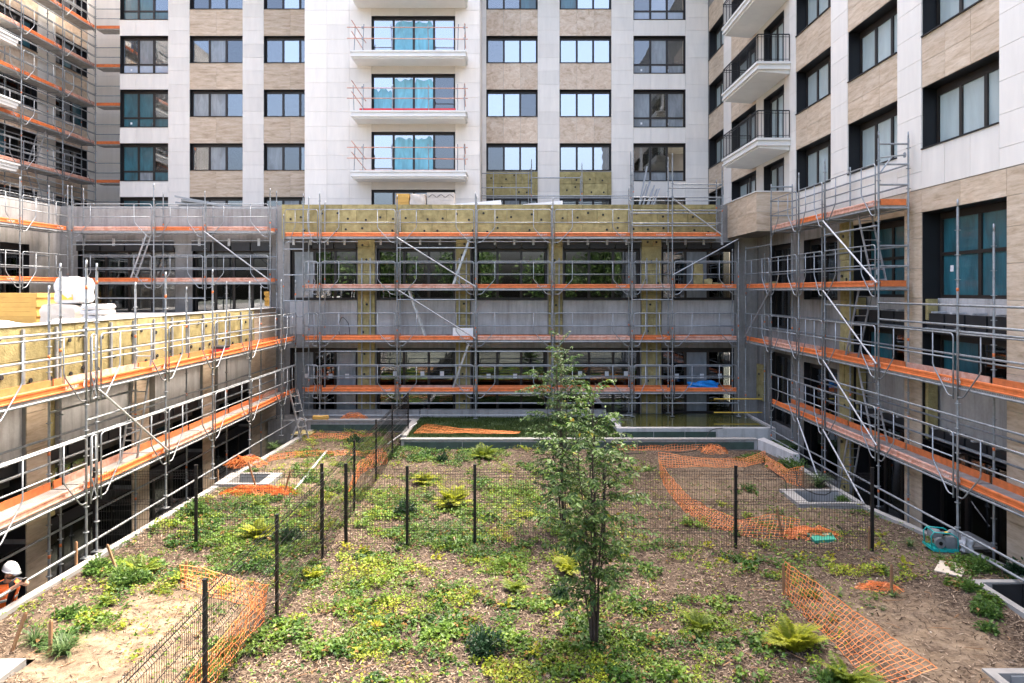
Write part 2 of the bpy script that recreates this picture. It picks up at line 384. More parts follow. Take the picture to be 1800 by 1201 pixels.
wm.box(-19.7, -19.4, 34.9, 46, -1.1, ROOF)
bh = [(-6.55, -2.65, L - 2.0, L) for L in LINT]
wallgrid(wm, FBAY, -9.66, -1.51, -1.1, ROOF, bh)
wm.box(-1.81, -1.51, 32.4, 34.6, -1.1, ROOF); wm.box(-9.66, -9.36, 32.4, 34.6, -1.1, ROOF)
wm.obj('wall', 'concrete_mid', bt)
BK = ['gwwg', 'sssd', 'sssd', 'ssss', 'ssss']
for i, L in enumerate(LINT):
    wn = window(FBAY, bt, -6.55, -2.65, L - 2.0, L, BK[i], depth=.16, head=.06)
    rf = random.Random(i + 3); iw = (3.9 - .11) / 4
    for q in ((1, 2) if i != 2 else (0, 1, 2)) if i else ():
        a = -6.55 + .055 + q * iw + .02; z0 = L - 1.94; zt = L - .14; top = []
        for e in range(9): top.append((a + (iw - .04) * e / 8, zt - abs(rf.gauss(.05, .10)) - (.25 if (e in (0, 8) and rf.random() < .6) else 0) - (.45 if i == 2 and q == 0 else 0)))
        bot = [(a + (iw - .04) * e / 8, z0 + abs(rf.gauss(0, .02))) for e in range(9)]; fm = MB()
        vs = [FBAY.p(u, -.175 + .012 * math.sin(9 * u), z) for (u, z) in bot] + [FBAY.p(u, -.175 + .015 * math.sin(7 * u + 1), z) for (u, z) in top]
        fm.add(vs, [(e, e + 1, 10 + e, 9 + e) for e in range(8)]); fm.obj('protective_film', 'film_bright', wn)
    if i in (3, 4):
        for uu in (-6.1, -5.2, -4.1, -3.2): sticker(FBAY, wn, uu, L - 1.8, .16, .10)
for (a, b, n) in ((-9.66, -6.55, 3), (-2.65, -1.51, 1)): ps.rows(FBAY, a, b, 7.6, ROOF, n, 'white_stone', zref=.13)
for L in LINT[:4]: ps.grid(FBAY, -6.55, -2.65, L, L + .7, 3, 1, 'cream_stone')
FS = F('left', -1.51); ps.rows(FS, 32.1, 34.57, 7.6, ROOF, 1, 'white_stone', zref=.13, t=.02)
pt.done(); ps.done()
rooms(bt, FB, -19.4, 9.88, 7.5, [8.0, 10.7, 13.4, 16.1, 18.8, 21.5], 5, [-17.0, -13.0, -1.5, 1.8, 5.5], ROOF, 'interior_light')
rooms(bt, FBAY, -9.3, -1.85, 7.5, [8.0, 10.7, 13.4, 16.1, 18.8, 21.5], 5, [], ROOF, 'interior_light')
box('roof', -19.7, 9.88, 32.1, 46, ROOF, ROOF + .3, 'concrete', bt)
for i, L in enumerate(LINT[1:]):
    z = L - 2.0   # floor of the balcony
    m = MB(); x0, x1 = -7.28, -2.04; y1 = 32.1 - .035; yf = 30.9
    m.box(x0, x1, yf, y1, z - .07, z); m.box(x0 + .05, x1 - .05, yf + .05, y1 - .002, z - .20, z - .07); m.box(x0 + .02, x1 - .02, yf + .02, y1 - .004, z - .27, z - .20)
    m.box(x0 + .10, x1 - .10, yf + .10, y1 - .006, z - .35, z - .27)
    m.obj('balcony', 'balcony_white', bt)
    if i < 3:
        nm = ['lowest', 'middle', 'upper'][i]
        g = thing('temporary_guardrail', 'orange pole guardrail on the %s of the three whole balconies of the centre bay' % nm, 'guardrail', (-4.7, 30.95, z), 'temporary balcony guardrails')
        rr = random.Random(i)
        for x in (x0 + .12, x0 + .55, -5.4, -3.75, -2.45, x1 - .1):
            yy = yf + .12 if x > x0 + .3 else yf + .3
            rod('post', (x, yy, z + .001), (x + rr.uniform(-.06, .06), yy, z + 1.2), .020, 'galv', g)
        for h in (.55, 1.05):
            rod('rail', (x0 - .15, yf + .09, z + h + rr.uniform(-.03, .03)), (x1 + .05, yf + .09, z + h + rr.uniform(-.05, .02)), .022, 'orange_worn', g)
            rod('side_rail', (x0 + .1, yf - .1, z + h + .25), (x0 + .5, y1 - .1, z + h - .35), .020, 'orange_worn', g)
            rod('side_rail', (x1 - .08, yf - .05, z + h + .12), (x1 - .12, y1 - .1, z + h - .1), .020, 'orange_worn', g)
        box('toe_plank', x0 + .4, x1 - .5, yf + .14, yf + .17, z + .001, z + .12 if i == 1 else z + .05, 'red' if i == 1 else 'orange_worn', g)
        for x in (x0 + .55, -5.4, -3.75, x1 - .1):
            for h in (.55, 1.05): box('clamp', x - .04, x + .04, yf + .06, yf + .16, z + h - .04, z + h + .04, 'zinc_grey', g)
# rock wool boards not yet clad under the two windows right of the bay
def insul_patch(root, fc, u0, u1, z0, z1, bw=1.2, bh=.6, d0=.002, t=.12, nd=2, off=0.):
    row = 0; z = z0
    while z < z1 - .05:
        zn = min(z + bh, z1); u = u0; first = True
        while u < u1 - .05:
            w_ = bw * (.5 if (first and row % 2) else 1); un = min(u + w_, u1)
            if u1 - un < .15: un = u1
            o = box('insulation_board', *fc.b(u + .006, un - .006, d0, d0 + t + random.uniform(-.018, .012), z + .006, zn - .006), 'insul', root)
            if zn - z > .25 and un - u > .3:
                dm = MB()
                for k in range(nd if un - u > .8 else 1):
                    uu = u + (un - u) * ((k + .5) / (nd if un - u > .8 else 1)) + random.uniform(-.12, .12) * (un - u); zz = (z + zn) / 2 + random.uniform(-.15, .15)
                    a = fc.p(uu, d0 + t + .006, zz); b = fc.p(uu, d0 + t + .03, zz); dm.disc((a + b) / 2, b - a, .045, .024, 10)
                dm.obj('dowels', 'dowel', o)
            u = un; first = False
        z = zn; row += 1
insul_patch(bt, FB, -1.29, 1.29, 10.05, 11.3); insul_patch(bt, FB, 2.39, 4.99, 10.05, 11.3)
# ================================================================== right apartment building
rt = thing('apartment_building', 'white and travertine apartment building along the right side with black balcony railings', 'building', (12, 22, -1.1))
pt = Panels(rt, 'travertine_panel'); ps = Panels(rt, 'stone_panel')
RL = [10.17, 12.87, 15.57, 18.27]; RC = [(13.92, 16.56), (17.60, 20.20), (21.27, 23.90)]; holes = []
for ci, (a, b) in enumerate(RC):
    for i, L in enumerate(RL):
        holes.append((a, b, L - 1.49, L)); wn = window(FR, rt, a, b, L - 1.49, L, 'ppp', depth=.33, fw=.07, head=.14)
        if i < 3: pt.grid(FR, a, b, L, L + 1.21, 3, 2, 'travertine', t=.02)
    ps.grid(FR, a, b, 7.75, 8.68, 3, 1, 'white_stone')
for (a, b) in ((10.6, 13.92), (16.56, 17.60), (20.20, 21.27), (23.90, 24.45)): ps.rows(FR, a, b, 7.75, 17.5, 1, 'white_stone', h=.675, zref=.07)
for (a, b) in ((27.80, 30.95), (32.05, 34.5)):
    for i, L in enumerate(RL):
        holes.append((a, b, L - 1.49, L)); window(FR, rt, a, b, L - 1.49, L, 'ppp', depth=.33, fw=.07, head=.14)
        pt.grid(FR, a, b, L, L + 1.21, 3, 2, 'travertine', t=.02)
    pt.grid(FR, a, b, 7.55, 8.68, 3, 1, 'travertine', t=.02)
ps.rows(FR, 30.95, 32.05, 7.55, 19.5, 1, 'white_stone', zref=.07)
for i, z in enumerate((8.05, 10.7, 13.4, 16.1)):
    holes.append((24.95, 27.0, z + .02, z + 2.1)); window(FR, rt, 24.95, 27.0, z + .02, z + 2.1, 'dpp' if i else 'dyp', depth=.25, fw=.07, sill=False)
    ps.grid(FR, 24.45, 24.95, z, z + 2.7, 1, 3, 'cream_stone', t=.02); ps.grid(FR, 27.0, 27.8, z, z + 2.7, 1, 3, 'cream_stone', t=.02)
    ps.grid(FR, 24.95, 27.0, z + 2.1, z + 2.7, 1, 1, 'cream_stone', t=.02)
# storeys below the stone band: two clad bays, then raw concrete towards the corner
LOWW = [(13.72, 16.57), (17.30, 19.90)]; LZ = [(5.12, 7.18), (3.1, 4.3), (-.9, 1.75)]
for (a, b) in LOWW:
    for k, (z0, z1) in enumerate(LZ):
        if k == 0: holes.append((a, b, -.9, 7.18))
        wn = window(FR, rt, a, b, z0, z1, ['tt', 'gt', 'ggg'][k], ['tt', None, None][k], 1.05, depth=.42, fw=.08, sill=False)
        if k == 0:
            for q in (.15, .5, .85): sticker(FR, wn, a + (b - a) * q - .05, 5.75, .42, .12)
    box('spandrel', *FR.b(a, b - .02, -.45, -.36, 4.3, 5.12), 'concrete_light', rt); box('spandrel', *FR.b(a, b - .02, -.45, -.36, 1.75, 3.1), 'concrete_mid', rt)
    for (z0, z1) in ((4.3, 5.12), (1.75, 3.1)): box('reveal', *FR.b(b - .018, b - .001, -.45, 0, z0, z1), 'reveal_dark', rt)
    for zz in (4.34, 1.80):
        m = MB()
        for k in range(4): m.box(*FR.b(a + .03 + k * (b - a) / 4, a - .03 + (k + 1) * (b - a) / 4, -.29, -.08, zz - .02, zz + (.42 if zz > 4 else .24)))
        m.obj('shutter_box', 'box_dark', rt)
        rod('shutter_rail', FR.p(a + .05, -.04, zz + .05), FR.p(b - .05, -.04, zz + .05), .03, 'galv', rt)
        for k in range(4): box('bracket', *FR.b(a + .3 + k * .7, a + .38 + k * .7, -.30, .02, zz + (.43 if zz > 4 else .25), zz + (.47 if zz > 4 else .29)), 'galv_light', rt)
    box('insulation_board', *FR.b(b - .13, b - .012, -.29, -.06, 1.76, 3.09), 'insul', rt); box('insulation_board', *FR.b(b - .13, b - .012, -.29, -.06, 4.6, 5.1), 'insul', rt)
for (a, b) in ((10.6, 13.72), (16.57, 17.30)): pt.rows(FR, a, b, -1.0, 7.18, 1, 'travertine', h=.73, t=.02)
for (a, b, n) in ((10.6, 13.72, 2), (13.72, 16.57, 2), (16.57, 17.30, 1), (17.30, 19.9, 2)): pt.grid(FR, a, b, 7.18, 7.74, n, 1, 'travertine', t=.02)
insul_patch(rt, FR, 19.9, 20.5, -1.0, 7.3, bw=.6, bh=1.2, nd=1)
for (a, b, zs) in ((20.9, 23.3, ((5.0, 7.0), (-.6, 2.9))), (24.4, 26.4, ((3.9, 7.0), (.3, 3.0)))):
    for (z0, z1) in zs:
        holes.append((a, b, z0, z1)); window(FR, rt, a, b, z0, z1, 'gd', depth=.2, fw=.07, sill=False)
wm = MB(); wallgrid(wm, FR, -6, 37, 7.3, ROOF, [h for h in holes if h[2] >= 7.3], .45); wallgrid(wm, FR, -6, 28.0, -1.1, 7.3, [h for h in holes if h[2] < 7.2], .45)
wm.obj('wall', 'concrete', rt)
pt.done(); ps.done()
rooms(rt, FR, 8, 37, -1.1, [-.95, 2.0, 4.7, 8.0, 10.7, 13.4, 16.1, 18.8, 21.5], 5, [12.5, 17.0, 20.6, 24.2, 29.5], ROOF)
box('roof', 9.88, 22, -6, 32.0, ROOF, ROOF + .3, 'concrete', rt)
box('end_wall', 10.4, 22, -6, -5.7, -1.1, ROOF, 'white_stone', rt)
for z in (10.7, 13.4, 16.1):
    m = MB(); y0, y1 = 24.3, 28.4; xo = 8.64; xi = 9.88 - .035
    m.box(xo, xi, y0, y1, z - .08, z); m.box(xo + .06, xi - .002, y0 + .06, y1 - .06, z - .20, z - .08); m.box(xo + .02, xi - .004, y0 + .02, y1 - .02, z - .27, z - .20)
    m.hexa([(xo + .1, y0 + .1, z - .34), (xi - .006, y0 + .1, z - .42), (xi - .006, y1 - .1, z - .42), (xo + .1, y1 - .1, z - .34)], [(xo + .1, y0 + .1, z - .27), (xi - .006, y0 + .1, z - .27), (xi - .006, y1 - .1, z - .27), (xo + .1, y1 - .1, z - .27)])
    bo = m.obj('balcony', 'balcony_white', rt)
    m = MB(); h = .97; pts = []
    segs = [((xo + .06, y0 + .06), (xo + .06, y1 - .06)), ((xo + .06, y0 + .06), (xi - .03, y0 + .06)), ((xo + .06, y1 - .06), (xi - .03, y1 - .06))]
    for (a, b) in segs:
        A = Vector((*a, z)); B = Vector((*b, z)); L = (B - A).length; dn = (B - A).normalized()
        for hh, r in ((h, .022), (h - .09, .011), (.09, .011)): m.tube([A + Vector((0, 0, hh)), B + Vector((0, 0, hh))], r, 4)
        n = max(2, int(L / .115))
        for k in range(n + 1):
            p = A + dn * L * k / n; m.tube([p + Vector((0, 0, .0)), p + Vector((0, 0, h))], .018 if k % 9 == 0 else .009, 4)
    m.obj('railing', 'black_metal', bo)
m = MB(); m.box(8.66, 9.86, 24.32, 28.38, 7.42, 7.56); m.box(8.66, 8.86, 24.32, 28.38, 7.56, 8.78); m.box(8.86, 9.86, 24.32, 24.5, 7.56, 8.78); m.box(8.86, 9.86, 28.2, 28.38, 7.56, 8.78)
bo = m.obj('balcony', 'concrete', rt)
bo['label'] = 'solid travertine balcony box at the corner'
fb1 = F('right', 8.66); fb2 = F('back', 24.32)
for (fc, a, b, n) in ((fb1, 24.32, 28.38, 4), (fb2, 8.63, 9.86, 1)):
    for k in range(n):
        for q in range(2): box('travertine_panel', *fc.b(a + (b - a) * k / n + .004, a + (b - a) * (k + 1) / n - .004, .002, .025, 7.40 + .69 * q + .004, 7.40 + .69 * (q + 1) - .004), 'travertine', bo)
box('coping', 8.60, 9.84, 24.27, 28.4, 8.785, 8.82, 'balcony_white', bo)
# ================================================================== low podium building across the back of the court
pd = thing('podium_building', 'low unfinished building wrapped in yellow rock wool behind the back scaffold', 'building', (0, 27.6, -1.1))
PW = [(-8.9, -6.2), (-5.43, -2.28), (-1.64, 1.42), (2.05, 5.14), (6.0, 8.9)]; holes = []
UP = ['ydg', 'dgg', 'gdg', 'ddg', 'gyd']; LO = ['ydy', 'dgg', 'dgg', 'dgg', 'dyd']
for i, (a, b) in enumerate(PW):
    holes.append((a, b, 4.93, 7.05)); window(FP, pd, a, b, 4.93, 7.05, UP[i], depth=.18, fw=.09)
    holes.append((a, b, .35, 3.0)); wn = window(FP, pd, a, b, .35, 3.0, LO[i], depth=.18, fw=.09)
    for q in (.2, .55, .8): sticker(FP, wn, a + (b - a) * q, 1.75 + .1 * (i % 2), .18, .16)
    m = MB()
    for k in range(3): m.box(*FP.b(a + .03 + k * (b - a) / 3, a - .03 + (k + 1) * (b - a) / 3, .01, .14, 6.98, 7.20))
    m.obj('shutter_box', 'box_dark', pd)
    rod('shutter_rail', FP.p(a - .05, .10, 7.25), FP.p(b + .05, .10, 7.25), .025, 'galv', pd)
    for k in range(4): box('bracket', *FP.b(a + .15 + k * (b - a) / 4, a + .24 + k * (b - a) / 4, .145, .17, 7.12, 7.34), 'galv_light', pd)
    box('spandrel', *FP.b(a, b, .002, .03, 3.55, 4.9), 'concrete_light', pd)
    box('lintel', *FP.b(a, b, .002, .05, 3.02, 3.5), 'concrete', pd)
wm = MB(); wallgrid(wm, FP, -9.4, 9.85, -1.1, 8.72, holes, .35); wm.obj('wall', 'concrete', pd)
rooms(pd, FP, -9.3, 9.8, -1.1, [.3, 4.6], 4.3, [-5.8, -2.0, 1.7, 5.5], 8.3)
box('roof', -9.4, 9.85, 27.6 + .35, 34.6, 8.3, 8.6, 'concrete', pd)
insul_patch(pd, FP, -9.2, 8.15, 7.36, 8.74)
for (a, b) in ((-6.16, -5.48), (-2.24, -1.68), (1.46, 2.02), (5.18, 5.96)):
    insul_patch(pd, FP, a, b, .4, 7.34, bw=.9, bh=.95, nd=1)
    for q in (.25, .75): box('steel_profile', *FP.b(a + (b - a) * q - .025, a + (b - a) * q + .025, .135, .175, .2, 6.6), 'zinc_grey', pd)
insul_patch(pd, F('right', 9.84), 26.7, 27.4, 1.0, 2.4, d0=.0, nd=1)
# ================================================================== left concrete building (faces the camera and turns the corner)
cb = thing('concrete_building', 'raw grey concrete building at the rear left behind the yellow pallets', 'building', (-14, 27.9, -1.1))
ch = [(-17.6, -13.65, 4.3, 7.05), (-12.95, -9.75, 4.3, 7.05)]
for h in ch:
    window(FC, cb, *h, 'dgdg', depth=.2, fw=.1)
    m = MB()
    for k in range(4): m.box(*FC.b(h[0] + .03 + k * (h[1] - h[0]) / 4, h[0] - .03 + (k + 1) * (h[1] - h[0]) / 4, .01, .15, 6.9, 7.25))
    m.obj('shutter_box', 'box_dark', cb); rod('shutter_rail', FC.p(h[0], .1, 7.31), FC.p(h[1], .1, 7.31), .025, 'galv', cb)
    for k in range(3): box('bracket', *FC.b(h[0] + .3 + k * 1.2, h[0] + .4 + k * 1.2, .155, .18, 7.1, 7.4), 'galv_light', cb)
wm = MB(); wallgrid(wm, FC, -18.3, -9.42, -1.1, 8.72, ch, .3)
sh = [(23.2, 26.1, 4.3, 7.05)]; wallgrid(wm, FCS, 17, 27.9, -1.1, 8.72, sh, .3)
wm.obj('wall', 'concrete', cb); window(FCS, cb, *sh[0], 'dgd', depth=.2, fw=.1)
m = MB(); m.box(*FC.b(-18.0, -9.42, .003, .03, 7.75, 8.70)); m.obj('parapet_band', 'concrete_mid', cb)
m = MB(); m.box(*FCS.b(17, 27.6, .003, .03, 7.75, 8.70)); m.obj('parapet_band', 'concrete_mid', cb)
rooms(cb, FC, -18.0, -9.5, -1.1, [4.25], 4.5, [-13.3], 8.3); box('roof', -18.3, -9.42, 28.2, 34.6, 8.3, 8.6, 'concrete', cb); box('roof', -30, -18.62, 17, 34.6, 8.3, 8.6, 'concrete', cb)
m = MB(); m.box(-22.2, -18.7, 22.6, 22.8, -1.1, 8.3); m.box(-22.2, -22, 22.8, 27.5, -1.1, 8.3); m.obj('interior', 'interior', cb)
# ================================================================== left low building (rock wool parapet, travertine piers)
lb = thing('low_building', 'low building on the left with yellow rock wool parapet and travertine piers', 'building', (-12, 16, -1.1))
TOP = 4.62; LP = [(9.6, 10.3), (13.3, 14.0), (17.0, 17.8), (20.9, 21.7), (24.8, 27.5)]; holes = []; pt = Panels(lb, 'travertine_panel')
BAY = [(10.3, 13.3), (14.0, 17.0), (17.8, 20.9), (21.7, 24.8)]
for (a, b) in BAY:
    holes += [(a, b, -1.0, .4), (a, b, .5, 1.75)]
    window(FL, lb, a, b, .5, 1.75, 'dgg', depth=.42, fw=.08, sill=False); window(FL, lb, a, b, -1.0, .4, 'gdg', depth=.42, fw=.08, sill=False)
    box('spandrel', *FL.b(a + .45, b - .01, -.40, -.06, 2.05, 3.3), 'concrete_light', lb)
    insul_patch(lb, FL, a + .02, a + .42, .6, 3.28, bw=.4, bh=1.35, d0=-.38, t=.2, nd=1)
    m = MB()
    for k in range(4): m.box(*FL.b(a + .03 + k * (b - a) / 4, a - .03 + (k + 1) * (b - a) / 4, -.36, -.12, 1.78, 2.02))
    m.obj('shutter_box', 'box_dark', lb); rod('shutter_rail', FL.p(a + .05, -.05, 2.06), FL.p(b - .05, -.05, 2.06), .03, 'galv', lb)
    for k in range(3): box('bracket', *FL.b(a + .6 + k * .9, a + .7 + k * .9, -.12, .03, 2.03, 2.12), 'galv_light', lb)
for (a, b) in LP:
    pt.rows(FL, a, b, -1.0, 3.3 if b < 25 else TOP - .02, 1 if b < 25 else 2, 'travertine', h=.73, t=.02)
pt.done()
wm = MB(); wallgrid(wm, FL, 4, 27.5, -1.1, 3.3, [(a, b, -1.0, 3.3) for (a, b) in BAY], .45); wm.box(*FL.b(4, 27.5, -.3, 0, 3.3, TOP - .03))
for (a, b) in BAY: wm.box(*FL.b(a, b, -.45, -.42, 2.0, 3.3))
wm.obj('wall', 'concrete', lb)
insul_patch(lb, FL, 8.0, 24.75, 3.32, TOP, bw=1.2, bh=.65, t=.14)
for u in np.arange(9.2, 24.6, .95):
    box('steel_profile', *FL.b(u - .03, u + .03, .15, .19, 3.25, TOP - .05), 'zinc_grey', lb)
rooms(lb, FL, 4, 27.5, -1.1, [-.95, 1.77], 4, [13.6, 17.4, 21.3], 4.2); box('roof', -18.25, -9.7, 4, 27.5, 4.2, 4.45, 'concrete', lb); box('coping', *FL.b(4, 27.45, -.3, .16, TOP, TOP + .02), 'concrete_light', lb)
# ================================================================== far left wing, scaffolded
lw = thing('apartment_building', 'scaffold-covered apartment wing at the far upper left with white balcony slabs', 'building', (-24, 28, -1.1))
pt = Panels(lw, 'travertine_panel'); ps = Panels(lw, 'stone_panel'); holes = []
for ci, (a, b) in enumerate(((30.2, 32.75), (34.05, 36.6), (26.0, 28.9))):
    for i, L in enumerate(LINT):
        holes.append((a, b, L - 1.5, L)); window(FW, lw, a, b, L - 1.5, L, ['dgd', 'tdg', 'gdd', 'dgt', 'gtd'][(i + ci) % 5], depth=.25)
        if i < 4: pt.grid(FW, a, b, L, L + 1.2, 2, 1, 'travertine_cloud')
for (a, b) in ((28.9, 30.2), (32.75, 34.05), (36.6, 37.18)): ps.rows(FW, a, b, 7.6, ROOF, 1, 'white_stone')
ps.rows(FRC, -22.56, -19.75, 7.6, ROOF, 2, 'white_stone')
wm = MB(); wallgrid(wm, FW, 16, 37.2, -1.1, ROOF, holes, .3); wm.box(*FRC.b(-22.6, -19.7, -.3, 0, -1.1, ROOF)); wm.obj('wall', 'concrete_mid', lw); pt.done(); ps.done()
rooms(lw, FW, 16, 37.0, 7.5, [8.0, 10.7, 13.4, 16.1, 18.8, 21.5], 5, [33.5, 29.5], ROOF); box('roof', -34, -22.6, 16, 46, ROOF, ROOF + .3, 'concrete', lw)
for z in (10.75, 13.45, 16.15):
    m = MB(); m.box(-22.56, -21.2, 25.2, 29.7, z - .08, z); m.box(-22.57, -21.26, 25.26, 29.64, z - .22, z - .08); m.box(-22.58, -21.3, 25.3, 29.6, z - .34, z - .22); m.obj('balcony', 'balcony_white', lw)
# ================================================================== scaffolds
STD = {}; FRM = {}; TOE = {}; LAD = {}
def standard(name, p, h, parent, ph=0.):
    k = (round(h, 2), round(ph, 1))
    if k not in STD:
        m = MB(); m.tube([(0, 0, 0), (0, 0, h - .16)], .0242, 8, False); m.tube([(0, 0, h - .16), (0, 0, h)], .019, 8)
        z = .3 + ph
        while z < h - .2: m.disc((0, 0, z), (0, 0, 1), .056, .012, 8); z += .5
        m.mi = 1
        for q in (1.18, 3.2, 5.1):
            if q + ph < h - .3: m.disc((0, 0, q + ph), (0, 0, 1), .0252, .07, 8)
        STD[k] = m.mesh('standard', ['galv', 'orange'])
        STD[k].polygons.foreach_set('use_smooth', [len(q.vertices) == 4 for q in STD[k].polygons])
    return put(bpy.data.objects.new(name, STD[k]), Matrix.Translation(p), parent)
def orient(fc, u, d, z):
    p = fc.p(u, d, z)
    if fc.k == 'back': return Matrix.Translation(p)
    return Matrix.Translation(p) @ Matrix(((0, -1, 0, 0), (1, 0, 0, 0), (0, 0, 1, 0), (0, 0, 0, 1)))
def frame_mesh(L):
    k = round(L, 2)
    if k not in FRM:
        m = MB(); r = .0165; e = .07; q = .09; T = 1.03; B = -.30
        top = [(e, 0, B)] + [(e, 0, T - q)] + [(e + q * (1 - math.cos(a)), 0, T - q + q * math.sin(a)) for a in (.4, .8, 1.2)] + [(e + q, 0, T)]
        m.tube(top + [(L - x, 0, z) for (x, _, z) in reversed(top)], r, 6)
        m.tube([(e, 0, .53), (L - e, 0, .53)], r, 6)
        iv = min(.75, L * .33)
        for s in (0, 1):
            f = (lambda x: L - x) if s else (lambda x: x)
            m.tube([(f(iv), 0, T), (f(iv), 0, .36), (f(iv - .05), 0, .27), (f(e + .20), 0, B + .10), (f(e + .13), 0, B + .06), (f(e), 0, B + .06)], r * .9, 6)
        FRM[k] = m.mesh('guardrail_frame', 'galv', True)
    return FRM[k]
def toe_mesh(L, m_):
    k = (round(L, 2), m_)
    if k not in TOE:
        m = MB(); L2 = L - .05; prof = [(.0, 0), (-.022, 0), (-.022, .018), (-.010, .026), (-.010, .085), (-.022, .10), (-.022, .132), (-.006, .15), (.0, .15)]
        n = len(prof); vs = [(x, y, z) for x in (.05, L2) for (y, z) in prof]
        fs = [(i, (i + 1) % n, n + (i + 1) % n, n + i) for i in range(n)] + [tuple(range(n - 1, -1, -1)), tuple(range(n, 2 * n))]
        m.add(vs, fs); TOE[k] = m.mesh('toe_board', m_)
    return TOE[k]
def ladder_mesh(h, w_=.36, m_='alu'):
    k = (round(h, 2), w_, m_)
    if k not in LAD:
        m = MB()
        for x in (-w_ / 2, w_ / 2): m.box(x - .012, x + .012, -.03, .03, 0, h)
        z = .2
        while z < h - .05: m.tube([(-w_ / 2, 0, z), (w_ / 2, 0, z)], .014, 6); z += .28
        LAD[k] = m.mesh('ladder', m_)
    return LAD[k]
fc_ = bpy.data.curves.new('print', 'FONT'); fc_.body = 'R.LUGURT'; fc_.size = .085; fc_.align_x = 'CENTER'
fo = bpy.data.objects.new('print', fc_); COL.objects.link(fo); bpy.context.view_layer.update()
LETTER = bpy.data.meshes.new_from_object(fo.evaluated_get(bpy.context.evaluated_depsgraph_get())); LETTER.materials.clear(); LETTER.materials.append(MATS['letter_white'])
bpy.data.objects.remove(fo)
def lettering(fc, u, d, z, parent):
    p = fc.p(u, d + .0255, z)
    if fc.k == 'back': R = Matrix(((1, 0, 0, 0), (0, 0, -1, 0), (0, 1, 0, 0), (0, 0, 0, 1)))
    elif fc.k == 'right': R = Matrix(((0, 0, -1, 0), (-1, 0, 0, 0), (0, 1, 0, 0), (0, 0, 0, 1)))
    else: R = Matrix(((0, 0, 1, 0), (1, 0, 0, 0), (0, 1, 0, 0), (0, 0, 0, 1)))
    return put(bpy.data.objects.new('lettering', LETTER), Matrix.Translation(p) @ R, parent)
def scaffold(label, fc, us, do, di, levels, zb, zt, name='scaffold', extra=(), braces=(), ladders=(), group=None, inner=True, zbi=None, toei=True):
    """levels: (deck z, first bay, last bay, guard 'f' frames / 'l' ledgers / '' none); zb, zt: foot and top of each standard"""
    root = thing(name, label, 'scaffold', fc.p(us[0], do, zb[0] if isinstance(zb, list) else zb), group)
    for i, u in enumerate(us):
        b = zb[i] if isinstance(zb, list) else zb; t = zt[i] if isinstance(zt, list) else zt
        bi = b if zbi is None else (zbi[i] if isinstance(zbi, list) else zbi)
        standard('standard', fc.p(u, do, b), t - b, root, .1 * (i % 4))
        if inner: standard('standard', fc.p(u, di, bi), t - bi - .25 * (i % 3), root, .1 * ((i + 2) % 4))
        for (d, q) in (((do, b), (di, bi)) if inner else ((do, b),)):
            box('base_plate', *fc.b(u - .08, u + .08, d - .08, d + .08, q - .001, q + .012), 'galv', root)
    for (z, a, c, gk) in levels:
        for i in range(a, c + 1):
            L = us[i + 1] - us[i]
            box('deck_plank', *fc.b(us[i] + .03, us[i + 1] - .03, di + .04, do - .04, z - .055, z), 'perforated', root)
            rod('ledger', fc.p(us[i], do, z - .08), fc.p(us[i + 1], do, z - .08), .0242, 'galv', root)
            if inner: rod('ledger', fc.p(us[i], di, z - .08), fc.p(us[i + 1], di, z - .08), .0242, 'galv', root)
            tm = 'orange_worn' if random.random() < .42 else 'orange'
            M = orient(fc, us[i], do - .033, z)
            if fc.k == 'right': M = Matrix.Translation(fc.p(us[i], do - .033, z)) @ Matrix(((0, 1, 0, 0), (1, 0, 0, 0), (0, 0, 1, 0), (0, 0, 0, 1)))
            tb = put(bpy.data.objects.new('toe_board', toe_mesh(L, tm)), M, root)
            if L > 1.2: lettering(fc, us[i + 1] - .42 if fc.k != 'right' else us[i] + .42, do - .033, z + .036, tb)
            if inner and toei: box('toe_board', *fc.b(us[i] + .05, us[i + 1] - .05, di + .035, di + .06, z + .001, z + .15), 'orange' if random.random() < .7 else 'orange_worn', root)
            if 'f' in gk: put(bpy.data.objects.new('guardrail_frame', frame_mesh(L)), orient(fc, us[i], do + .045, z), root)
            if 'l' in gk:
                for h in (.5, 1.0): rod('guard_rail', fc.p(us[i], do, z + h), fc.p(us[i + 1], do, z + h), .0242, 'galv', root)
        if inner:
            for i in range(a, c + 2): rod('transom', fc.p(us[i], do, z - .075), fc.p(us[i], di, z - .075), .0242, 'galv', root)
    for (z, a, c, side) in extra:
        for i in range(a, c + 1): rod('ledger', fc.p(us[i], do if side == 'o' else di, z), fc.p(us[i + 1], do if side == 'o' else di, z), .0242, 'galv', root)
    for (ia, za, ib, zb_) in braces:
        rod('diagonal_brace', fc.p(us[ia], do + .05, za), fc.p(us[ib], do + .05, zb_), .0242, 'galv_light', root)
    for (u, z0, z1, lean) in ladders:
        d = (do + di) / 2; a = fc.p(u - lean, d, z0); b = fc.p(u + lean, d, z1); v = b - a
        y = v.normalized().cross((fc.p(0, 1, 0) - fc.p(0, 0, 0)).normalized()).normalized(); x = y.cross(v.normalized())
        R = Matrix((x, y, v.normalized())).transposed().to_4x4()
        put(bpy.data.objects.new('ladder', ladder_mesh(v.length)), Matrix.Translation(a) @ R, root)
    return root
BU = [-8.07, -7.43, -4.44, -1.41, 1.58, 4.64, 6.20, 8.75]
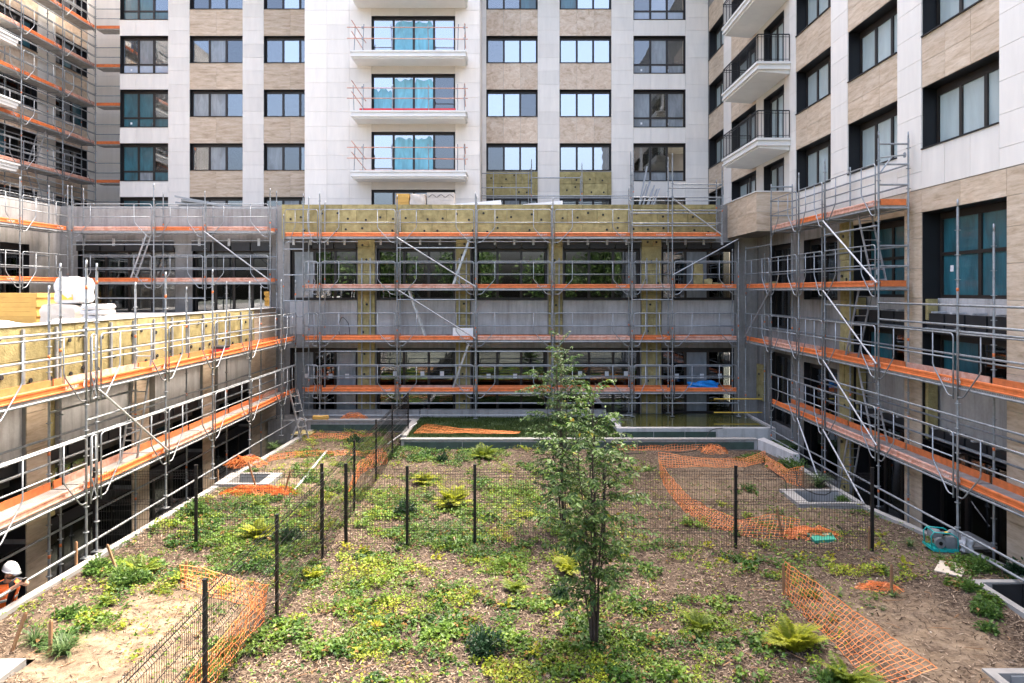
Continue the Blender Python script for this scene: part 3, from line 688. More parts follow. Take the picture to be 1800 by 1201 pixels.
bs = scaffold('galvanised scaffold with four orange decks in front of the yellow rock wool building', FP, BU, 1.0, .27,
         [(1.4, 0, 6, 'f'), (3.4, 0, 6, 'f'), (5.4, 0, 6, 'f')], [.36, .36, .36, .36, .36, .44, .44, .44], [9.05, 9.1, 9.0, 9.1, 8.9, 9.9, 10.6, 7.2],
         extra=[(2.95, 1, 5, 'o'), (.95, 0, 6, 'o'), (.48, 0, 4, 'o'), (2.3, 0, 6, 'i'), (1.9, 0, 6, 'i'), (4.4, 0, 6, 'i'), (3.9, 0, 6, 'i'), (6.4, 0, 6, 'i'), (4.95, 2, 2, 'o'), (6.95, 2, 2, 'o'), (4.95, 5, 5, 'o')],
         braces=[(2, 7.35, 3, 5.45), (2, 5.35, 3, 3.45), (6, 5.9, 7, 7.3)],
         ladders=[(-2.0, 5.4, 7.35, .35), (-3.7, 3.4, 5.35, -.35), (-2.0, 1.4, 3.35, .35)])
BT = [-8.83, -7.43, -4.44, -1.41, 1.58, 4.64, 6.20, 8.12]
bs2 = []
for i in range(7):     # the top lift reaches a little less far to the right
    L = BT[i + 1] - BT[i]; z = 7.4; u = BT[i]
    box('deck_plank', *FP.b(u + .03, u + L - .03, .31, .96, z - .055, z), 'perforated', bs); rod('ledger', FP.p(u, 1.0, z - .08), FP.p(u + L, 1.0, z - .08), .0242, 'galv', bs)
    tb = put(bpy.data.objects.new('toe_board', toe_mesh(L, 'orange')), orient(FP, u, .967, z), bs); lettering(FP, u + L - .42, .967, z + .036, tb)
    box('toe_board', *FP.b(u + .05, u + L - .05, .305, .33, z + .001, z + .15), 'orange', bs)
    rod('transom', FP.p(u, 1.0, z - .075), FP.p(u, .27, z - .075), .0242, 'galv', bs)
    if i < 5: put(bpy.data.objects.new('guardrail_frame', frame_mesh(L)), orient(FP, u, 1.045, z), bs)
    else:
        for h in (.5, 1.0, 1.5, 2.0):
            if h < 1.6 or i == 6:
                rod('guard_rail', FP.p(u, 1.0, z + h), FP.p(u + L, 1.0, z + h), .0242, 'galv', bs); rod('guard_rail', FP.p(u, .27, z + h - .03), FP.p(u + L, .27, z + h - .03), .0242, 'galv', bs)
standard('standard', FP.p(8.12, 1.0, 7.2), 2.9, bs); standard('standard', FP.p(8.12, .27, 7.2), 2.5, bs, .2); standard('standard', FP.p(-8.83, 1.0, .36), 7.9, bs)
for h in (.5, 1.0, 1.5, 2.0): rod('guard_rail', FP.p(8.12, 1.0, 7.4 + h), FP.p(8.12, .27, 7.4 + h), .0242, 'galv', bs)
rod('diagonal_brace', FP.p(6.2, 1.05, 8.85), FP.p(8.1, 1.05, 7.45), .0242, 'galv_light', bs)
for z in (5.9, 4.9, 6.9, 4.3): rod('ledger', FP.p(-8.83, 1.0, z), FP.p(-8.07, 1.0, z), .0242, 'galv', bs)
RU = [7.9, 10.9, 13.9, 16.9, 19.8, 21.6, 23.9, 26.5]
rs = scaffold('tall galvanised scaffold with orange toe boards along the right building', FR, RU, .88, .15,
         [(1.4, 0, 5, 'f'), (3.4, 0, 6, 'f'), (5.4, 3, 6, 'f'), (7.4, 3, 5, 'f')], [-1.1, -1.1, .02, -1.1, -1.1, -1.1, -1.1, -.2], [7.2, 7.2, 7.15, 9.2, 9.1, 9.0, 9.0, 7.0], zbi=-1.1,
         extra=[(2.75, 0, 3, 'o'), (.45, 0, 5, 'o'), (2.4, 0, 5, 'o'), (1.9, 0, 5, 'i'), (2.4, 0, 5, 'i'), (4.4, 0, 6, 'i'), (3.9, 0, 6, 'i'), (5.0, 0, 2, 'o'), (6.9, 3, 3, 'o'), (4.9, 3, 3, 'o'), (6.9, 6, 6, 'o'), (8.4, 3, 5, 'i'), (7.9, 3, 5, 'i'), (.2, 0, 5, 'o'), (6.4, 3, 6, 'i'), (5.9, 3, 6, 'i'), (4.6, 0, 2, 'o')],
         braces=[(4, 7.3, 3, 5.5), (4, 5.3, 3, 3.5), (4, 3.3, 3, 1.5), (4, 1.3, 3, -.5), (7, 3.5, 6, 5.3), (5, 1.3, 4, -.5)],
         ladders=[(17.9, 5.4, 7.38, .4), (18.6, 3.4, 5.38, -.4), (17.9, 1.4, 3.38, .4), (19.2, -1.1, 1.38, -.4)])
for z in (7.9, 8.4, 8.9, 5.9, 6.4):
    for u in ((16.9, 23.9) if z > 7 else (16.9,)): rod('end_rail', FR.p(u, .88, z), FR.p(u, .15, z), .0242, 'galv', rs)
box('toe_board', *FR.b(16.9, 16.93, .2, .83, 7.401, 7.55), 'orange', rs); box('toe_board', *FR.b(16.9, 16.93, .2, .83, 5.401, 5.55), 'orange', rs)
m = MB(); m.tube([(9.02, 16.85, 8.55), (9.6, 16.85, 8.62)], .02, 6); m.tube([(9.02, 16.85, 8.2), (9.3, 16.85, 8.58)], .018, 6); m.disc((9.61, 16.85, 8.62), (1, 0, 0), .07, .015); m.obj('console_bracket', 'galv', rs)
LU = [8.36, 10.93, 13.5, 13.84, 16.6, 19.2, 21.9, 24.9, 26.55]
ls = scaffold('galvanised scaffold with two long orange decks along the left low building', FL, LU, 1.05, .32,
         [(1.4, 0, 7, 'f'), (3.4, 0, 7, 'f')], [.06, .06, .06, .06, .06, .06, .06, .06, .06], [5.6, 5.7, 5.9, 5.85, 5.75, 5.9, 5.6, 5.7, 5.7], zbi=-1.1,
         extra=[(.31, 0, 7, 'o'), (2.75, 2, 3, 'o'), (2.4, 0, 7, 'i'), (1.9, 0, 7, 'i'), (4.45, 0, 7, 'i'), (3.95, 0, 7, 'i'), (.5, 0, 7, 'i'), (2.9, 2, 3, 'i'), (2.45, 0, 7, 'o')],
         braces=[(3, 3.3, 4, 1.45)], ladders=[(16.0, 1.4, 3.9, .35)])
# rear-left scaffold in two runs round the corner of the concrete building
CU = [-17.2, -14.0, -12.0, -9.45]
c1 = scaffold('scaffold with two orange decks in front of the raw concrete building', FC, CU, 1.0, .27, [(5.65, 0, 2, 'f'), (7.65, 0, 2, 'f')], 4.45, [9.4, 9.5, 9.2, 9.3], extra=[(6.65, 0, 2, 'i'), (6.15, 0, 2, 'i'), (7.1, 0, 1, 'o'), (8.6, 0, 2, 'i'), (5.0, 0, 1, 'o')], braces=[(2, 7.6, 3, 5.7)], ladders=[(-14.7, 5.65, 7.6, .35)])
c2 = scaffold('short scaffold run on the side of the concrete building, far left', FCS, [19.0, 21.6, 24.2, 26.8], 1.0, .27, [(5.65, 0, 2, 'f'), (7.65, 0, 2, 'f')], 4.45, [9.3, 9.2, 9.3, 9.4], extra=[(6.65, 0, 2, 'i'), (6.15, 0, 2, 'i'), (8.6, 0, 2, 'i')])
WL = [(8.9 + 2 * k, 0, 4, 'f') for k in range(6)]
ws = scaffold('tall scaffold with many orange decks covering the upper left apartment wing', FW, [22.6, 25.2, 27.8, 30.3, 33.1, 35.7], 1.0, .27, WL, 8.62, 21.5, extra=[(z + .9, 0, 4, 'i') for (z, a, b, c) in WL] + [(z + q, 0, 4, 'o') for (z, a, b, c) in WL for q in (.5, 1.0, 1.5)] + [(z + q, 0, 4, 'i') for (z, a, b, c) in WL for q in (.45, 1.45)],
         ladders=[(31.8, 10.9, 12.85, .4), (31.8, 8.9, 10.85, -.4), (28.6, 12.9, 14.85, .4), (28.6, 14.9, 16.85, -.4)])
for (z, a, b, c_) in WL:
    rod('guard_rail', (-21.6, 35.7, z + 1), (-20.1, 35.7, z + 1), .0242, 'galv', ws); rod('guard_rail', (-21.6, 35.7, z + .5), (-20.1, 35.7, z + .5), .0242, 'galv', ws)
    box('deck_plank', -21.57, -20.12, 35.75, 36.4, z - .055, z, 'perforated', ws); box('toe_board', -21.57, -20.12, 35.72, 35.745, z + .001, z + .15, 'orange', ws)
standard('standard', (-20.1, 35.7, 8.62), 12.9, ws)
# scaffold standing on the podium roof in front of the tower
ts = scaffold('low scaffold on the podium roof in front of the rock wool under the tower windows', FB, [-1.5, .95, 3.4, 5.9], 1.15, .42, [], 8.62, [11.6, 11.7, 11.5, 12.2], extra=[(9.4, 0, 2, 'o'), (9.9, 0, 2, 'o'), (10.3, 0, 0, 'o'), (11.0, 0, 0, 'o'), (9.0, 0, 2, 'o'), (9.9, 0, 2, 'i'), (10.9, 1, 1, 'i'), (9.15, 0, 2, 'i')])
for x in (-.9, .2, .8): rod('standard', FB.p(x, 1.15, 9.4), FB.p(x, 1.15, 11.05), .02, 'galv', ts)
# ================================================================== garden slab, soil, kerbs, terraces
def XL(y): return -8.4 + .052 * (y - 11.7)
def XR(y):
    if y >= 17: return 8.65
    if y >= 13: return 8.65 + (17 - y) / 4 * .85
    return 9.5
WELLS = [(8.25, 9.9, 8.6, 12.4), (7.0, 8.62, 16.8, 18.05), (-8.02, -6.55, 18.5, 19.7), (6.55, 8.2, 8.0, 9.6), (-8.45, -6.95, 8.3, 9.85)]
def hz(x, y): return .025 * math.sin(1.3 * x + .5) * math.sin(.9 * y) + .018 * math.sin(3.1 * x + 1.7 * y) + .012 * math.sin(5.3 * x - 4.1 * y)
SANDS = [(215, 1110, 130, 45, 1.), (300, 1070, 90, 40, .9), (120, 1165, 110, 40, 1.), (250, 1180, 120, 40, 1), (400, 1060, 60, 60, .9), (330, 1140, 70, 60, .9), (560, 835, 90, 28, .8), (600, 870, 45, 22, .5), (1290, 850, 110, 32, .75), (1400, 900, 90, 28, .55),
         (1560, 1090, 110, 50, .75), (1640, 1140, 130, 55, .9), (1500, 1060, 80, 35, .55), (1600, 985, 60, 25, .4), (1720, 1190, 90, 30, .8), (1480, 1180, 60, 30, .4)]
def blob(px, py, L):
    v = 0.
    for (cx, cy, rx, ry, a) in L:
        q = ((px - cx) / rx) ** 2 + ((py - cy) / ry) ** 2
        if q < 2.2: v = max(v, a * min(1, max(0, 1.35 - q * .75)))
    return v
NX, NY = 210, 230
gv = []; sand = []
for j in range(NY + 1):
    y = 7.4 + (25.95 - 7.4) * j / NY
    for i in range(NX + 1):
        xl = XL(y) + .12; xr = XR(y) - .12; x = xl + (xr - xl) * i / NX; gv.append((x, y, hz(x, y))); q = PROJ((x, y, 0))
        sand.append(min(1, blob(q[0], q[1], SANDS) * (.75 + .35 * math.sin(7 * x + 2 * math.sin(5 * y)) * math.sin(6 * y + x))))
gf = []
for j in range(NY):
    for i in range(NX):
        a = j * (NX + 1) + i; c = gv[a]
        if c[0] > -3.75 and c[1] > 22.95: continue
        if any(w_[0] - .02 < c[0] < w_[1] + .05 and w_[2] - .05 < c[1] < w_[3] for w_ in WELLS): continue
        gf.append((a, a + 1, a + NX + 2, a + NX + 1))
me = bpy.data.meshes.new('garden_soil'); me.from_pydata(gv, [], gf); me.materials.append(MATS['soil'])
at = me.attributes.new('sand', 'FLOAT', 'POINT'); at.data.foreach_set('value', sand)
me.polygons.foreach_set('use_smooth', [True] * len(gf)); me.update()
kind(put(bpy.data.objects.new('garden_soil', me), Matrix.Identity(4)), 'structure')
# garden box under the soil and its kerbs
def strip(name, fx, side, y0, y1, z1, wd, m_, n=24):
    mb = MB()
    for k in range(n):
        a = y0 + (y1 - y0) * k / n; b = y0 + (y1 - y0) * (k + 1) / n; xa, xb = fx(a), fx(b); s = wd * side
        mb.hexa([(xa, a, -1.1), (xa + s, a, -1.1), (xb + s, b, -1.1), (xb, b, -1.1)], [(xa, a, z1), (xa + s, a, z1), (xb + s, b, z1), (xb, b, z1)])
    return mb.obj(name, m_)
kind(strip('garden_kerb_west', XL, 1, 7.0, 26.3, .055, .17, 'kerb_stone'), 'structure'); kind(strip('garden_kerb_east', XR, -1, 7.0, 22.0, .055, .17, 'kerb_stone'), 'structure')
def wallobj(name, label, boxes, m_, cat='wall', caps=None, capm='kerb_stone', faces=()):
    xs = [b[0] for b in boxes]; r = thing(name, label, cat, (boxes[0][0], boxes[0][2], boxes[0][4]))
    for b in boxes: box('wall_body', *b, m_, r)
    for c in caps or (): box('coping', *c, capm, r)
    for f_ in faces: box('membrane_sheet', *f_, 'membrane', r)
    return r
gw = wallobj('planter_wall', 'long low grey planter wall between the garden and the lawn and pond', [(-3.7, 8.2, 23.0, 23.2, -1.1, .30)], 'concrete_mid', caps=[(-3.74, 8.2, 22.97, 23.23, .30, .345)], faces=[(-3.6 + 1.95 * k, -3.6 + 1.95 * k + 1.93, 22.985, 22.998, .0, .24) for k in range(6)])
wallobj('planter_wall', 'low planter wall with white coping at the far left beside the folding ladder', [(-7.7, -3.7, 26.0, 26.2, -1.1, .36)], 'concrete_mid', caps=[(-7.72, -3.66, 25.96, 26.24, .36, .42)], faces=[(-7.6 + 1.28 * k, -7.6 + 1.28 * k + 1.27, 25.985, 25.998, .0, .24) for k in range(3)])
r = thing('planter_wall', 'short diagonal kerb wall at the right end of the garden before the scaffold', 'wall', (8.5, 22, -1.1))
m = MB(); m.hexa([(8.2, 22.96, -1.1), (8.5, 23.24, -1.1), (8.95, 21.2, -1.1), (8.66, 21.2, -1.1)], [(8.2, 22.97, .345), (8.5, 23.23, .345), (8.86, 21.2, .26), (8.66, 21.2, .26)]); m.obj('wall_body', 'concrete_light', r)
box('membrane_sheet', -3.755, -3.745, 23.2, 25.95, 0, .3, 'membrane', gw); box('wall_body', -3.74, -3.6, 23.2, 26.2, -1.1, .36, 'concrete_mid', gw); box('coping', -3.78, -3.56, 23.24, 25.96, .36, .42, 'kerb_stone', gw)
kind(box('lawn', -3.6, 3.7, 23.2, 27.0, -.5, .33, 'lawn'), 'structure')
kind(box('terrace_paving', -9.3, -3.6, 26.2, 27.58, -.5, .34, 'concrete'), 'structure')
kind(box('pond_water', 3.9, 9.2, 24.5, 27.4, -.5, .40, 'water'), 'structure')
wallobj('pond_wall', 'pale concrete front wall holding the murky pond water', [(3.7, 9.3, 24.25, 24.5, -1.1, .45), (3.7, 3.9, 24.5, 27.3, -1.1, .46), (9.2, 9.3, 24.5, 27.3, -1.1, .46)], 'concrete_light', faces=[(3.9 + 1.1 * k, 3.9 + 1.1 * k + 1.08, 24.235, 24.248, .05, .33) for k in range(3)])
kind(box('terrace_paving', 3.72, 9.7, 23.25, 24.24, -.6, .05, 'lawn'), 'structure')
box_pl = thing('plinth_wall', 'grey concrete plinth at the foot of the back windows', 'wall', (0, 27.2, .33)); box('wall_body', -3.6, 3.7, 27.05, 27.25, -.5, .62, 'concrete_mid', box_pl); box('wall_body', -8.4, -3.65, 27.15, 27.3, -.5, .60, 'concrete_mid', box_pl)
WLAB = ['dark light well with pale rim at the right edge beside the cardboard sheet', 'small concrete light well with sunlit rim behind the wire fence, right', 'grey light well at the left kerb behind the crumpled orange net', 'beige concrete light well corner at the bottom right', 'beige concrete light well corner at the bottom left']
for w_, lab in zip(WELLS, WLAB):
    x0, x1, y0, y1 = w_; t = thing('light_well', lab, 'light well', (x0, y0, -1.0)); rw = .13; hh = .035 if y1 < 10 else .10
    for nm, b in (('rim', (x0, x0 + (rw if x0 > 0 and w_ is not WELLS[1] else .30), y0 + rw, y1 - rw)), ('rim', (x1 - (.30 if x0 < 0 else rw), x1, y0 + rw, y1 - rw)), ('rim', (x0, x1, y0, y0 + rw)), ('rim', (x0, x1, y1 - rw, y1))):
        box(nm, *b, -1.0, hh, 'kerb_stone', t)
    box('floor_slab', x0 + .02, x1 - .02, y0 + .02, y1 - .02, -1.02, -.95, 'concrete', t)
    for k in range(2):
        xm = (x0 + x1) / 2; a, b = ((x0 + rw + .18, xm - .01), (xm + .01, x1 - rw))[k]
        box('lining_board', a, b, y1 - rw - .025, y1 - rw - .003, -.9, hh - .03, 'box_dark' if x0 > 8 else 'zinc_grey', t)
# ================================================================== scattered wood chips and ground cover
def soup(name, V, Fc, colr, m_, parent=None, per=4):
    me = bpy.data.meshes.new(name); nv = len(V); nf = len(Fc); k = Fc.shape[1]
    me.vertices.add(nv); me.vertices.foreach_set('co', V.astype(np.float32).ravel()); me.loops.add(nf * k); me.loops.foreach_set('vertex_index', Fc.astype(np.int32).ravel())
    me.polygons.add(nf); me.polygons.foreach_set('loop_start', np.arange(nf, dtype=np.int32) * k); me.update(calc_edges=True)
    a = me.attributes.new('Col', 'FLOAT_COLOR', 'POINT'); c4 = np.ones((nv, 4), np.float32); c4[:, :3] = colr; a.data.foreach_set('color', c4.ravel())
    me.materials.append(MATS[m_]); me.validate(); return put(bpy.data.objects.new(name, me), Matrix.Identity(4), parent)
def norm(a): return a / np.maximum(np.linalg.norm(a, axis=1, keepdims=True), 1e-9)
def leaves(name, C, Dr, Nn, L, W, colr, parent=None, m_='leaf', fold=.25):
    """pointed leaves folded along the midrib"""
    C = np.asarray(C); Dr = norm(np.asarray(Dr)); Nn = np.asarray(Nn); S = norm(np.cross(Dr, Nn)); Nn = norm(np.cross(S, Dr)); L = np.asarray(L)[:, None]; W = np.asarray(W)[:, None]
    b = C; t = C + Dr * L; mid = C + Dr * L * .45; l = mid + S * W * .5 + Nn * W * fold; r_ = mid - S * W * .5 + Nn * W * fold; t = t - Nn * L * .12
    V = np.stack([b, r_, t, l], 1).reshape(-1, 3); n = len(C); i = np.arange(n)[:, None] * 4
    Fc = np.concatenate([i + np.array([[0, 1, 2]]), i + np.array([[0, 2, 3]])], 1).reshape(-1, 3)
    return soup(name, V, Fc, np.repeat(np.asarray(colr), 4, 0), m_, parent)
def ground_ok(x, y):
    ok = (x > XL(y) + .2) & (x < np.vectorize(XR)(y) - .2) & (y > 7.6) & (y < 25.8) & ~((x > -3.8) & (y > 22.85))
    for w_ in WELLS: ok &= ~((x > w_[0] - .06) & (x < w_[1] + .06) & (y > w_[2] - .06) & (y < w_[3] + .06))
    return ok
HZ = np.vectorize(hz)
def scatter(n, near=1.0):
    # density falls off with distance so that it stays even in the picture
    y = 7.6 + (25.8 - 7.6) * RNG.random(n) ** (1 + near); x = RNG.uniform(-8.6, 9.5, n); k = ground_ok(x, y); return x[k], y[k]
def pxof(x, y): return HX + x / y * FPX, HY + EYE / y * FPX
def vblob(px, py, L):
    v = np.zeros(len(px))
    for (cx, cy, rx, ry, a) in L:
        q = ((px - cx) / rx) ** 2 + ((py - cy) / ry) ** 2; v = np.maximum(v, a * np.clip(1.35 - q * .75, 0, 1))
    return v
x, y = scatter(170000, .8); px, py = pxof(x, y); keep = RNG.random(len(x)) > vblob(px, py, SANDS) * .93
x = x[keep]; y = y[keep]; n = len(x)
ang = RNG.uniform(0, 6.283, n); tl = RNG.normal(0, .22, n); d = np.stack([np.cos(ang), np.sin(ang), tl], 1); L = RNG.uniform(.025, .10, n) * np.where(RNG.random(n) < .06, 1.8, 1); W = RNG.uniform(.0035, .009, n)
P0 = np.stack([x, y, HZ(x, y) + RNG.uniform(.0, .03, n)], 1); d = norm(d); s_ = norm(np.cross(d, np.array([[0, 0, 1.]]) + RNG.normal(0, .3, (n, 3)))); u_ = np.cross(s_, d)
a0 = P0 - d * L[:, None] / 2; a1 = P0 + d * L[:, None] / 2; sw = s_ * W[:, None]; uw = u_ * (W * .6)[:, None]
V = np.stack([a0 - sw, a0 + sw, a0 + uw, a1 - sw, a1 + sw, a1 + uw], 1).reshape(-1, 3); i = np.arange(n)[:, None] * 6
Fc = np.concatenate([i + np.array([[1, 4, 5]]), i + np.array([[1, 5, 2]]), i + np.array([[3, 0, 2]]), i + np.array([[3, 2, 5]])], 1).reshape(-1, 3)
drift = (.5 + .5 * np.sin(2.1 * x + 1.7 * np.sin(1.3 * y)) * np.sin(1.9 * y + .8 * np.sin(2.3 * x)))[:, None]; tone = np.clip(RNG.random((n, 1)) ** (2.3 - 1.2 * drift), 0, 1); c = (1 - tone) * np.array([[.038, .024, .016]]) + tone * np.array([[.37, .285, .205]]); c *= RNG.uniform(.8, 1.15, (n, 1))
kind(tag(soup('wood_chip_mulch', V, Fc, np.repeat(c, 6, 0), 'chip'), 'brown wood chip mulch strewn over the garden beds', 'mulch'), 'stuff')
LIME = [(700, 1020, 120, 30, 1), (790, 1045, 70, 30, .9), (830, 1080, 60, 25, .7), (640, 1080, 60, 25, .7), (720, 1075, 60, 20, .8), (730, 1140, 90, 30, .7), (690, 1185, 80, 25, .7), (840, 1130, 60, 25, .6), (790, 1180, 70, 25, .7), (1150, 1090, 60, 25, 1), (1190, 1125, 60, 28, .95), (1250, 1150, 60, 30, .7), (1230, 1190, 60, 20, .6), (1100, 1060, 40, 18, .6),
        (900, 1060, 60, 25, .5), (960, 1090, 60, 25, .6), (560, 1120, 60, 25, .3), (600, 1170, 60, 25, .3), (1330, 1020, 50, 18, .4), (1500, 1005, 50, 10, .9), (900, 1185, 70, 25, .8)]
GREEN = [(440, 920, 100, 45, 1), (350, 900, 80, 25, .8), (520, 930, 55, 60, 1), (430, 975, 110, 35, 1), (240, 1010, 50, 28, .9), (330, 960, 60, 20, .8), (540, 990, 50, 40, .8), (300, 930, 60, 18, .5), (700, 895, 60, 30, .7), (770, 935, 75, 22, 1), (800, 905, 60, 25, .8), (890, 880, 60, 25, .9), (880, 930, 60, 20, .9), (930, 900, 50, 40, .6), (900, 850, 60, 18, .7), (740, 800, 70, 14, .8), (830, 800, 60, 14, .7), (700, 835, 60, 16, .4), (650, 900, 40, 40, .4),
        (640, 785, 45, 16, .8), (550, 795, 25, 8, .9), (470, 790, 30, 12, .7), (430, 830, 25, 10, .9), (480, 800, 20, 10, .6), (1120, 1180, 75, 28, 1), (1010, 1110, 50, 25, .5), (1380, 820, 30, 12, .8), (1330, 810, 30, 10, .6), (1390, 800, 25, 15, .8), (1700, 1000, 35, 16, .9), (1780, 1010, 30, 18, .8), (1690, 1030, 30, 12, .8), (1740, 1075, 28, 22, .8), (1750, 1100, 20, 20, .5), (120, 1080, 30, 14, .6), (100, 1130, 40, 18, .4), (200, 1030, 40, 20, .5), (1390, 855, 10, 8, .5), (1510, 880, 25, 6, .6)]
SPARSE = [(700, 950, 420, 180, .30), (1200, 1000, 300, 120, .10), (900, 1120, 450, 100, .38), (1500, 960, 300, 60, .05), (250, 1050, 250, 60, .28), (600, 1150, 300, 80, .3)]
def vnoise(x, y, f, seed):
    g = np.random.default_rng(seed).random((128, 128)); u = x * f + 51.3; v = y * f + 17.7; i = np.floor(u).astype(int); j = np.floor(v).astype(int); a = u - i; b = v - j; a = a * a * (3 - 2 * a); b = b * b * (3 - 2 * b)
    h = lambda p, q: g[p % 128, q % 128]
    return (h(i, j) * (1 - a) + h(i + 1, j) * a) * (1 - b) + (h(i, j + 1) * (1 - a) + h(i + 1, j + 1) * a) * b
def fbm(x, y, f, seed): return .45 * vnoise(x, y, f, seed) + .30 * vnoise(x, y, f * 2.3, seed + 1) + .25 * vnoise(x, y, f * 5.3, seed + 2)
def cover(name, label, lists, n, cols, size, seed, edge):
    rg = np.random.default_rng(seed); y = 7.6 + 18.2 * rg.random(n) ** 1.7; x = rg.uniform(-8.6, 9.4, n); k = ground_ok(x, y); x = x[k]; y = y[k]; px, py = pxof(x, y)
    q_ = vblob(px, py, lists); f_ = fbm(x, y, 1.5, seed * 10); e_ = np.clip((np.minimum(q_, 1) * .62 + 1.75 * (f_ - .5) - edge) / .28, 0, 1)
    pr = np.where(q_ > .02, e_ * e_ * (3 - 2 * e_), 0) + .02 * (q_ > .01); k = rg.random(len(x)) < pr; x = x[k]; y = y[k]; n = len(x)
    mass = np.clip((fbm(x, y, 2.2, seed * 10 + 5) - .25) * 2, 0, 1); hue = fbm(x, y, 1.1, seed * 10 + 8); sp = vnoise(x, y, 9, seed * 10 + 9)
    z = HZ(x, y) + rg.uniform(.005, .04, n) + .14 * mass * rg.random(n); ang = rg.uniform(0, 6.283, n); D = np.stack([np.cos(ang), np.sin(ang), rg.normal(.15, .35, n)], 1); N = np.stack([rg.normal(0, .45, n), rg.normal(0, .45, n), np.ones(n)], 1)
    L = rg.uniform(*size, n) * (.65 + .8 * vnoise(x, y, 2.7, seed * 10 + 3)); t = np.clip((hue - .3) * 2.2 + rg.normal(0, .16, n), 0, 1)[:, None]; c = (1 - t) * np.array([cols[0]]) + t * np.array([cols[1]]); c = c * (.55 + .75 * rg.random((n, 1))) * (.75 + .4 * mass[:, None])
    dry = (rg.random(n) < .02) | ((sp > .80) & (rg.random(n) < .5)); c[dry] = np.array([[.26, .15, .05]]) * rg.uniform(.6, 1.3, (dry.sum(), 1))
    return kind(tag(leaves(name, np.stack([x, y, z], 1), D, N, L, L * rg.uniform(.45, .85, n), c), label, 'ground cover'), 'stuff')
cover('ground_cover', 'bright yellow-green low ground cover in patches', LIME + [(a, b, c, d, e * 1.2) for a, b, c, d, e in SPARSE], 430000, ((.13, .21, .018), (.36, .41, .035)), (.03, .06), 3, .335)
cover('ground_cover', 'mid-green leafy ground cover, dense left of the fence', GREEN + SPARSE, 480000, ((.045, .115, .02), (.17, .27, .035)), (.035, .08), 4, .26)
# ================================================================== wire mesh fences
FH = 1.68; PAN = {}
def fence_panel(L):
    k = round(L, 2)
    if k not in PAN:
        m = MB(); r = .0032; prof = [(0, .03), (0, .32), (.035, .37), (0, .42), (0, .92), (.035, .97), (0, 1.02), (0, 1.44), (.035, 1.49), (0, 1.54), (0, 1.63)]
        n = int((L - .1) / .05)
        for i in range(n + 1):
            x = .05 + (L - .1) * i / n; m.tube([(x, y, z) for (y, z) in prof], r, 3, False)
        for z in (.06, .32, .42, .62, .80, .92, 1.02, 1.22, 1.44, 1.54, 1.60): m.tube([(.03, -.004, z), (L - .03, -.004, z)], .0045, 4, False)
        for z in (.37, .97, 1.49): m.tube([(.03, .037, z), (L - .03, .037, z)], .004, 4, False)
        PAN[k] = m.mesh('mesh_panel', 'black_metal')
    return PAN[k]
def fence(label, pts, skip=()):
    pts = [Vector((*p, 0)) for p in pts]; root = thing('wire_fence', label, 'fence', pts[0]); 
    for i, p in enumerate(pts):
        m = MB(); m.box(-.03, .03, -.02, .02, -.1, FH); m.box(-.034, .034, -.024, .024, FH, FH + .02)
        for z in (.37, .62, .97, 1.22, 1.49): m.box(-.034, .034, -.03, -.018, z - .025, z + .025)
        a = 0
        nb = pts[i + 1] if i + 1 < len(pts) else pts[i - 1]; dd = nb - p; a = math.atan2(dd.y, dd.x)
        m.obj('post', 'black_metal', root, M=Matrix.Translation((p.x, p.y, hz(p.x, p.y))) @ Matrix.Rotation(a, 4, 'Z'))
        if i + 1 < len(pts) and i not in skip:
            d = pts[i + 1] - p
            put(bpy.data.objects.new('mesh_panel', fence_panel(d.length)), Matrix.Translation((p.x, p.y, hz(p.x, p.y))) @ Matrix.Rotation(math.atan2(d.y, d.x), 4, 'Z') @ Matrix.Translation((0, -.035, 0)), root)
    return root
fence('long black wire fence running away from the camera on the left', [(-3.79, 5.9), (-3.79, 8.5), (-3.79, 11.1), (-3.77, 13.7), (-3.79, 16.55), (-3.79, 19.2), (-3.79, 21.8), (-3.68, 24.4)])
fence('black wire fence crossing the garden from the left kerb to the long fence', [(-8.55, 14.1), (-6.54, 14.25), (-3.95, 14.3)])
fence('black wire fence crossing the garden behind the trees to the right kerb', [(-3.45, 14.3), (-2.17, 14.25), (-.77, 14.25), (1.9, 14.2), (4.60, 14.15), (7.30, 13.95)])
